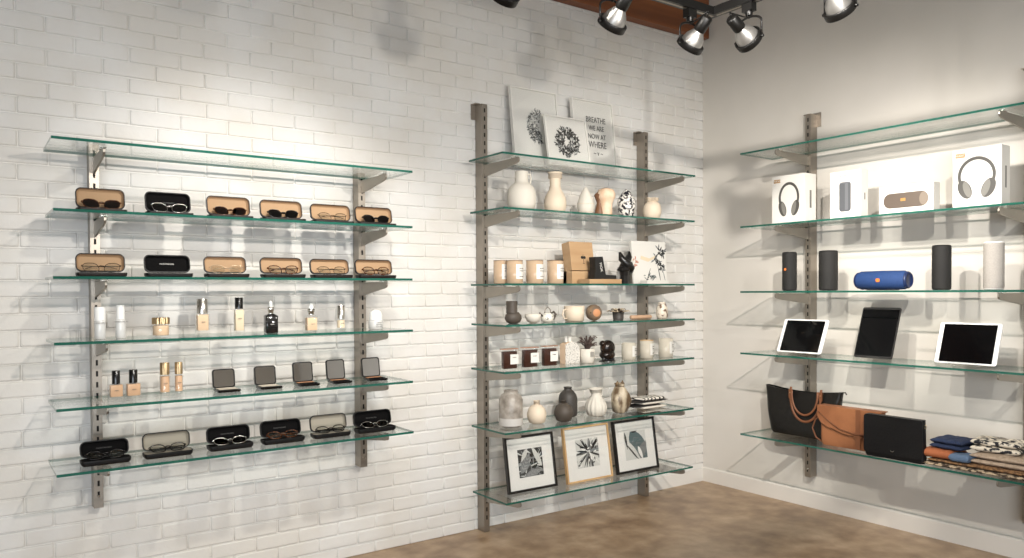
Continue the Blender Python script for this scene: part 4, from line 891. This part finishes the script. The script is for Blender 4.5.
for s_, yy in ((1, -.041), (-1, .05)):
    b = MB(); pts = []
    for q in range(25):
        a = PI*q/24; pts.append((Wt*.085-h1*.98*math.cos(a)*(1-.0), yy-.012*math.sin(a)*s_ - .004*s_, H*.93-H*.60*math.sin(a)**.8*(1 if s_ > 0 else .0)+ (0 if s_ > 0 else .02*math.sin(a))))
    if s_ > 0: pts = [(pts[0][0], yy, H*1.02), (pts[0][0], yy-.002, H*.98)]+pts+[(pts[-1][0], yy-.002, H*.98), (pts[-1][0], yy, H*1.02)]
    else: pts = [(p[0], .03, H*1.0-.012*abs(math.sin(i))) for i, p in enumerate(pts)]; pts = [(Wt*.085-h1*.98*math.cos(PI*q/24), .033, H*.99-H*.5*math.sin(PI*q/24)) for q in range(25)]; pts = None
    if pts: b.tube([(p[0], p[1]+.001, p[2]) for p in pts], .0075, n=10, flat=.6); b.build('handle', LETD, t)
b = MB(); b.tube([(Wt*.085-h1*.98*.86*math.cos(PI*q/20), -.054-.006*math.sin(PI*q/20), H*(.97-.50*math.sin(PI*q/20)**.8)) for q in range(21)], .0065, n=10, flat=.6); b.build('handle', LETD, t)
for sx_ in (-1, 1):
    b = MB(); b.M = T(Wt*.085+sx_*h1*.98, -.048, H*.9); b.prism([(-.009, .02), (.009, .02), (.009, -.03), (0, -.042), (-.009, -.03)], -.003, .006); b.build('handle_patch', LETD, t)
    MB().ell((Wt*.085+sx_*h1*.98, -.052, H*.9), (.0035, .002, .0035), n=10, m_=6).build('rivet', GOLD, t)
# tan bag
x0 = -.292; yl, yr = by(821, x0, z), by(886, x0, z); W = yl-yr; yc = (yl+yr)/2; H = zat(407, x0, yc)-z-.005
t = thing('satchel', 'tan leather flap bag between black tote and black clutch', 'bag', (x0, yc, z), RB)
b = MB(); top = bagshell(b, W*.94, W*.96, H, .058, .045, sag=0, wr=.002, seed=6, bulge=.006); b.add(top, [tuple(range(len(top)))], 0); b.build('body', LET, t)
ol = [(-W*.49, H*.985), (W*.49, H*.985), (W*.49, H*.62)] + [(W*.49-W*.98*q/16, H*(.62-.28*math.sin(PI*q/16)*(.75+.25*math.cos(PI*q/16-1)) if q < 13 else .62-.28*math.sin(PI*q/16)+.0)) for q in range(1, 16)] + [(-W*.49, H*.72)]
b = MB(); b.prism([(a, c) for a, c in ol], -.0445, -.0385); b.box(-W*.49, W*.49, -.044, .026, H*.98, H*1.005); b.build('flap', LET, t, bevel=.001)
b = MB(); b.box(W*.12, W*.19, -.0475, -.044, H*.03, H*1.0); b.box(W*.09, W*.22, -.0495, -.0435, H*.40, H*.44); b.box(W*.09, W*.22, -.0495, -.0435, H*.32, H*.35); b.build('strap', LETD, t, bevel=.001)
b = MB(); b.tube([(W*.48, -.046, H*.56), (W*.3, -.05, H*.42), (W*.12, -.051, H*.4), (-W*.12, -.05, H*.47), (-W*.32, -.049, H*.66), (-W*.47, -.046, H*.84)], .0028, n=8); b.build('cord', LETD, t)
b = MB(); b.tube([(-W*.47, -.01, H*.75), (-W*.56, -.02, H*.6), (-W*.6, -.025, H*.38), (-W*.55, -.02, H*.15), (-W*.47, -.01, H*.05)], .008, n=10, flat=.45); b.build('side_strap', LETD, t)
# clutch
x0 = -.36; yl, yr = by(867.5, x0, z), by(927, x0, z); W = yl-yr; yc = (yl+yr)/2; H = zat(416, x0, yc)-z-.003
t = thing('clutch_bag', 'rectangular black leather clutch, right of the tan bag', 'bag', (x0-.012, yc, z), RB)
b = MB(); top = bagshell(b, W, W*.97, H, .044, .036, wr=.001, seed=9, bulge=.006); b.add(top, [tuple(range(len(top)))], 0); b.build('body', LEK, t)
b = MB(); b.prism([(a, c+H*.55) for a, c in rrect(W*.99, H*.9, .014)], -.029, -.025); b.box(-W*.47, W*.47, -.029, .018, H*.98, H*1.006); b.build('flap', LEK, t, bevel=.0015)
b = MB(); b.M = T(0, -.030, H*.2); b.tube([(-.009, 0, .003), (-.005, -.001, -.002), (0, -.001, -.003), (.005, -.001, -.002), (.009, 0, .003)], .0012, n=6); b.build('clasp', SILVER, t)
for s_ in (-1, 1):
    b = MB(); b.tube([(s_*(W*.49+.003)+.006*math.cos(q*PI/6), -.004+.0*q, H*.86+.008*math.sin(q*PI/6)) for q in range(12)], .0016, n=6, closed=True); b.build('ring', GOLD, t)
# ---------------------------------------------------------------- folded cloths
def cloth(u0, u1, xc, dep, z0, th, m_, name, label, amp=.002, rz=0, fold=1, fr=7, seed=1):
    yl, yr = by(u0, xc-dep/2, z0), by(u1, xc-dep/2, z0); W = yl-yr
    b = MB()
    for k in range(fold):
        b.M = T(0, 0, th/fold*(k+.5)); b.pillow(W*(1-.015*k), dep*(1-.02*k), th/fold*.99, n=30, e=8, amp=amp*(k+1)/fold, fr=fr, seed=seed+k, pw=.5)
    mn = min(p[2] for p in b.v); b.v = [(p[0], p[1], max(p[2]-0, .0005)) for p in b.v]
    return tag(b.build(name, m_, None, loc=(xc, (yl+yr)/2, z0)), label, 'cloth', 'folded cloths').__class__ and setattr_rot(b, rz)
def setattr_rot(b, rz):
    o = C.objects[-1]; o.rotation_euler = (0, 0, RB+rz); return o
WOVEN = mat('woven_throw', (66, 52, 42), .95, col2=(186, 166, 138), nscale=45, ramp=(.45, .55), bump=.6, bscale=160)
WOVEN2 = mat('woven_brown', (150, 112, 74), .95, col2=(88, 62, 42), nscale=70, ramp=(.4, .6), bump=.6, bscale=160)
BEIGEK = mat('beige_knit', (178, 158, 138), .95, bump=.8, bscale=220, col2=(160, 140, 120), nscale=60); ORS = mat('rust_suede', (158, 90, 54), .8); DEN = mat('blue_denim', (26, 36, 60), .9, bump=.5, bscale=300, col2=(38, 52, 84), nscale=200)
DENL = mat('light_denim', (92, 112, 138), .9, bump=.5, bscale=300); SCARF = mat('black_cream_scarf', (216, 206, 188), .95, col2=(36, 36, 40), nscale=30, ramp=(.48, .53), stretch=(1, 2.2, 1), bump=.6, bscale=200)
z = T3[4]+.0004
c1 = cloth(920, 1045, -.27, .24, z, .020, WOVEN, 'woven_throw', 'dark patterned throw at bottom of the cloth pile', .0006, seed=1)
c2 = cloth(926, 1060, -.262, .235, z+.0205, .018, WOVEN2, 'woven_throw', 'brown woven throw second from bottom of the cloth pile', .0006, seed=3)
c3 = cloth(919, 951, -.30, .17, z+.0392, .044, ORS, 'suede_cloth', 'rust suede fold at left of the cloth pile', .0015, seed=5)
c4 = cloth(968, 1065, -.25, .22, z+.0392, .052, BEIGEK, 'knit_sweater', 'beige knit at right under the patterned scarf', .002, seed=6, fold=2)
c5 = cloth(948, 968, -.34, .10, z+.0392, .038, DENL, 'denim_shirt', 'light blue denim fold beside rust suede', .0015, seed=7)
c6 = cloth(930, 963, -.27, .17, z+.0845, .050, DEN, 'denim_jeans', 'dark blue folded jeans on rust suede', .003, seed=8, rz=-.08, fold=2)
c7 = cloth(969, 1017, -.235, .15, z+.0925, .060, SCARF, 'patterned_scarf', 'black and cream patterned scarf on top of the pile', .004, seed=12, rz=.08, fold=2, fr=5)
# ---------------------------------------------------------------- track lighting
BLKM = mat('black_track_metal', (16, 15, 14), .4, .3); REFL = mat('silvered_lamp', (150, 148, 145), .35, .8, bump=.2, bscale=60)
TX, TY, TZ = -1.69, -1.50, 2.50
tr = thing('lighting_track', 'black L-shaped lighting track hung above the room corner', 'lighting track', (TX, TY, TZ))
b = MB(); b.box(-1.75, .018, -.018, .018, 0, .034); b.box(-1.75, .0, -.006, .006, -.0005, .001, 1); b.build('rail', [BLKM, STEEL], tr)
b = MB(); b.box(-.018, .018, -1.25, -.0185, 0, .034); b.box(-.006, .006, -1.25, -.02, -.0005, .001, 1); b.build('rail', [BLKM, STEEL], tr)
yr_ = by(733, TX, TZ+.05)-TY
for p in ((-1.5, 0), (0, yr_), (0, -1.1)): MB().lathe([(.006, .034), (.006, 3.6-TZ-.0005)], n=10, cx=p[0], cy=p[1]).build('stem', BLKM, tr)
def head(loc, rz, tilt, label, power, spot=115, blend=1.0):
    t = thing('track_spotlight', label, 'spotlight', loc, rz, 'track spotlights')
    b = MB(); b.box(-.024, .024, -.016, .016, -.034, -.001); b.lathe([(.014, -.05), (.016, -.034)], n=16); b.build('adapter', BLKM, t)
    zc = -.145; R = .056
    b = MB(); pts = [(-R-.004, 0, zc), (-R-.004, 0, -.085)]+[(-(R+.004)*math.cos(PI*q/10), 0, -.085+.03*math.sin(PI*q/10)) for q in range(1, 10)]+[(R+.004, 0, -.085), (R+.004, 0, zc)]
    b.tube(pts, .0048, n=8, flat=.6); b.build('yoke', BLKM, t)
    b = MB(); b.M = T(0, 0, zc) @ RX(tilt)
    # local -Z is the beam
    b.lathe([(R-.006, -.012), (R, -.012), (R+.001, -.01), (R+.001, .012), (R, .014), (R-.008, .014), (R-.008, -.012)], n=36, cap=False)
    for s_ in (-1, 1): b.tube([(s_*(R-.002), 0, 0), (s_*(R+.012), 0, 0)], .006, n=10)
    b.build('front_ring', BLKM, t)
    b = MB(); b.M = T(0, 0, zc) @ RX(tilt); b.lathe([(R-.0085, -.002), (R-.010, .012), (R*.72, .038), (R*.42, .062), (R*.36, .070)], n=32, cap=False); b.lathe([(.001, -.004), (R-.0085, -.002)], n=32, cap=False); b.build('lamp_bulb', REFL, t)
    b = MB(); b.M = T(0, 0, zc) @ RX(tilt); b.lathe([(R*.42, .066), (R*.45, .072), (R*.42, .125), (R*.34, .13), (.001, .13)], n=24); b.build('socket', BLKM, t)
    b = MB(); M_ = T(0, 0, zc) @ RX(tilt); b.tube([tuple(M_ @ Vector((0, .0, .128))), tuple(M_ @ Vector((0, .012, .145))), (0, 0.0, -.06), (0, 0, -.045)], .003, n=8); b.build('cord', BLKM, t)
    if not power: return t
    d = bpy.data.lights.new('lamp_light', 'SPOT'); d.energy = power; d.color = WARM; d.spot_size = math.radians(spot); d.spot_blend = blend; d.shadow_soft_size = .03
    l = bpy.data.objects.new('lamp_light', d); C.objects.link(l); l.parent = t; l.matrix_local = T(0, 0, zc) @ RX(tilt) @ T(0, 0, -.02)
    return t
xa_ = lambda u: ax(u, TY, TZ-.12)
yb_ = lambda u: by(u, TX, TZ-.12)
HA = [(xa_(690), 46, 0, 'track spotlight left of the track corner, before the timber beam end'), (xa_(612), 46, 26, 'track spotlight before the timber beam, second left of track corner'), (xa_(503), 50, 36, 'track spotlight mostly above the picture, above middle unit'), (-3.2, 58, 80, 'track spotlight above the left unit, out of view')]
for x, ti, p, lb in HA: head((x, TY, TZ), 0, ti, lb, p, 75, 1.0)
HB = [(yb_(749), 60, 105, 'track spotlight just right of the track corner'), (yb_(840), 46, 0, 'rightmost visible track spotlight, before the right wall')]
for y, ti, p, lb in HB: head((TX, y, TZ), RB, ti, lb, p, 75, 1.0)
# two unseen tracks, added to carry extra lamps that brighten walls and shelves
T2A, T2B = 2.22, 2.86
tr = thing('lighting_track', 'added second black lighting track facing the brick wall, out of view', 'lighting track', (-2.9, -2.9, T2A))
b = MB(); b.box(-1.6, 1.7, -.018, .018, 0, .034); b.build('rail', BLKM, tr)
for p in (-1.2, 1.2): MB().lathe([(.006, .034), (.006, 3.6-T2A-.0005)], n=10, cx=p, cy=0).build('stem', BLKM, tr)
tr = thing('lighting_track', 'added third black lighting track facing the right wall, out of view', 'lighting track', (-2.9, -3.5, T2B))
b = MB(); b.box(-.018, .018, 0, 2.3, 0, .034); b.build('rail', BLKM, tr)
for p in (.35, 1.9): MB().lathe([(.006, .034), (.006, 3.6-T2B-.0005)], n=10, cx=0, cy=p).build('stem', BLKM, tr)
AIM = [((-4.0, -2.9), (-4.5, 0, .9), 32, 80, 'leftmost'), ((-3.3, -2.9), (-3.4, 0, .8), 88, 80, 'second from left'), ((-2.15, -2.9), (-2.15, 0, 1.35), 92, 85, 'third from left'), ((-1.5, -2.9), (-.75, 0, .95), 58, 80, 'fourth from left'),
       ((-2.9, -1.5), (0, -1.2, 1.5), 64, 60, 'nearest the brick wall'), ((-2.9, -2.05), (0, -1.9, 1.0), 41, 60, 'second from the brick wall'), ((-2.9, -2.3), (0, -1.8, 1.35), 140, 60, 'third from the brick wall'), ((-2.9, -2.6), (0, 0, 1.0), 25, 80, 'fourth from the brick wall'), ((-2.9, -3.3), (0, 0, .85), 420, 60, 'farthest from the brick wall')]
for (x, y), tg, p, sz, lb in AIM:  # added spotlights, unseen, each aimed to balance the wall brightness
    T2Z = T2A if y == -2.9 else T2B
    d = Vector(tg)-Vector((x, y, T2Z-.162)); rz = math.atan2(-d.x, d.y)
    head((x, y, T2Z), rz, 90-math.degrees(math.atan2(-d.z, math.hypot(d.x, d.y))), 'added unseen spotlight, '+lb+(' on the second track' if y == -2.9 else ' on the third track'), p, sz, 1.0)
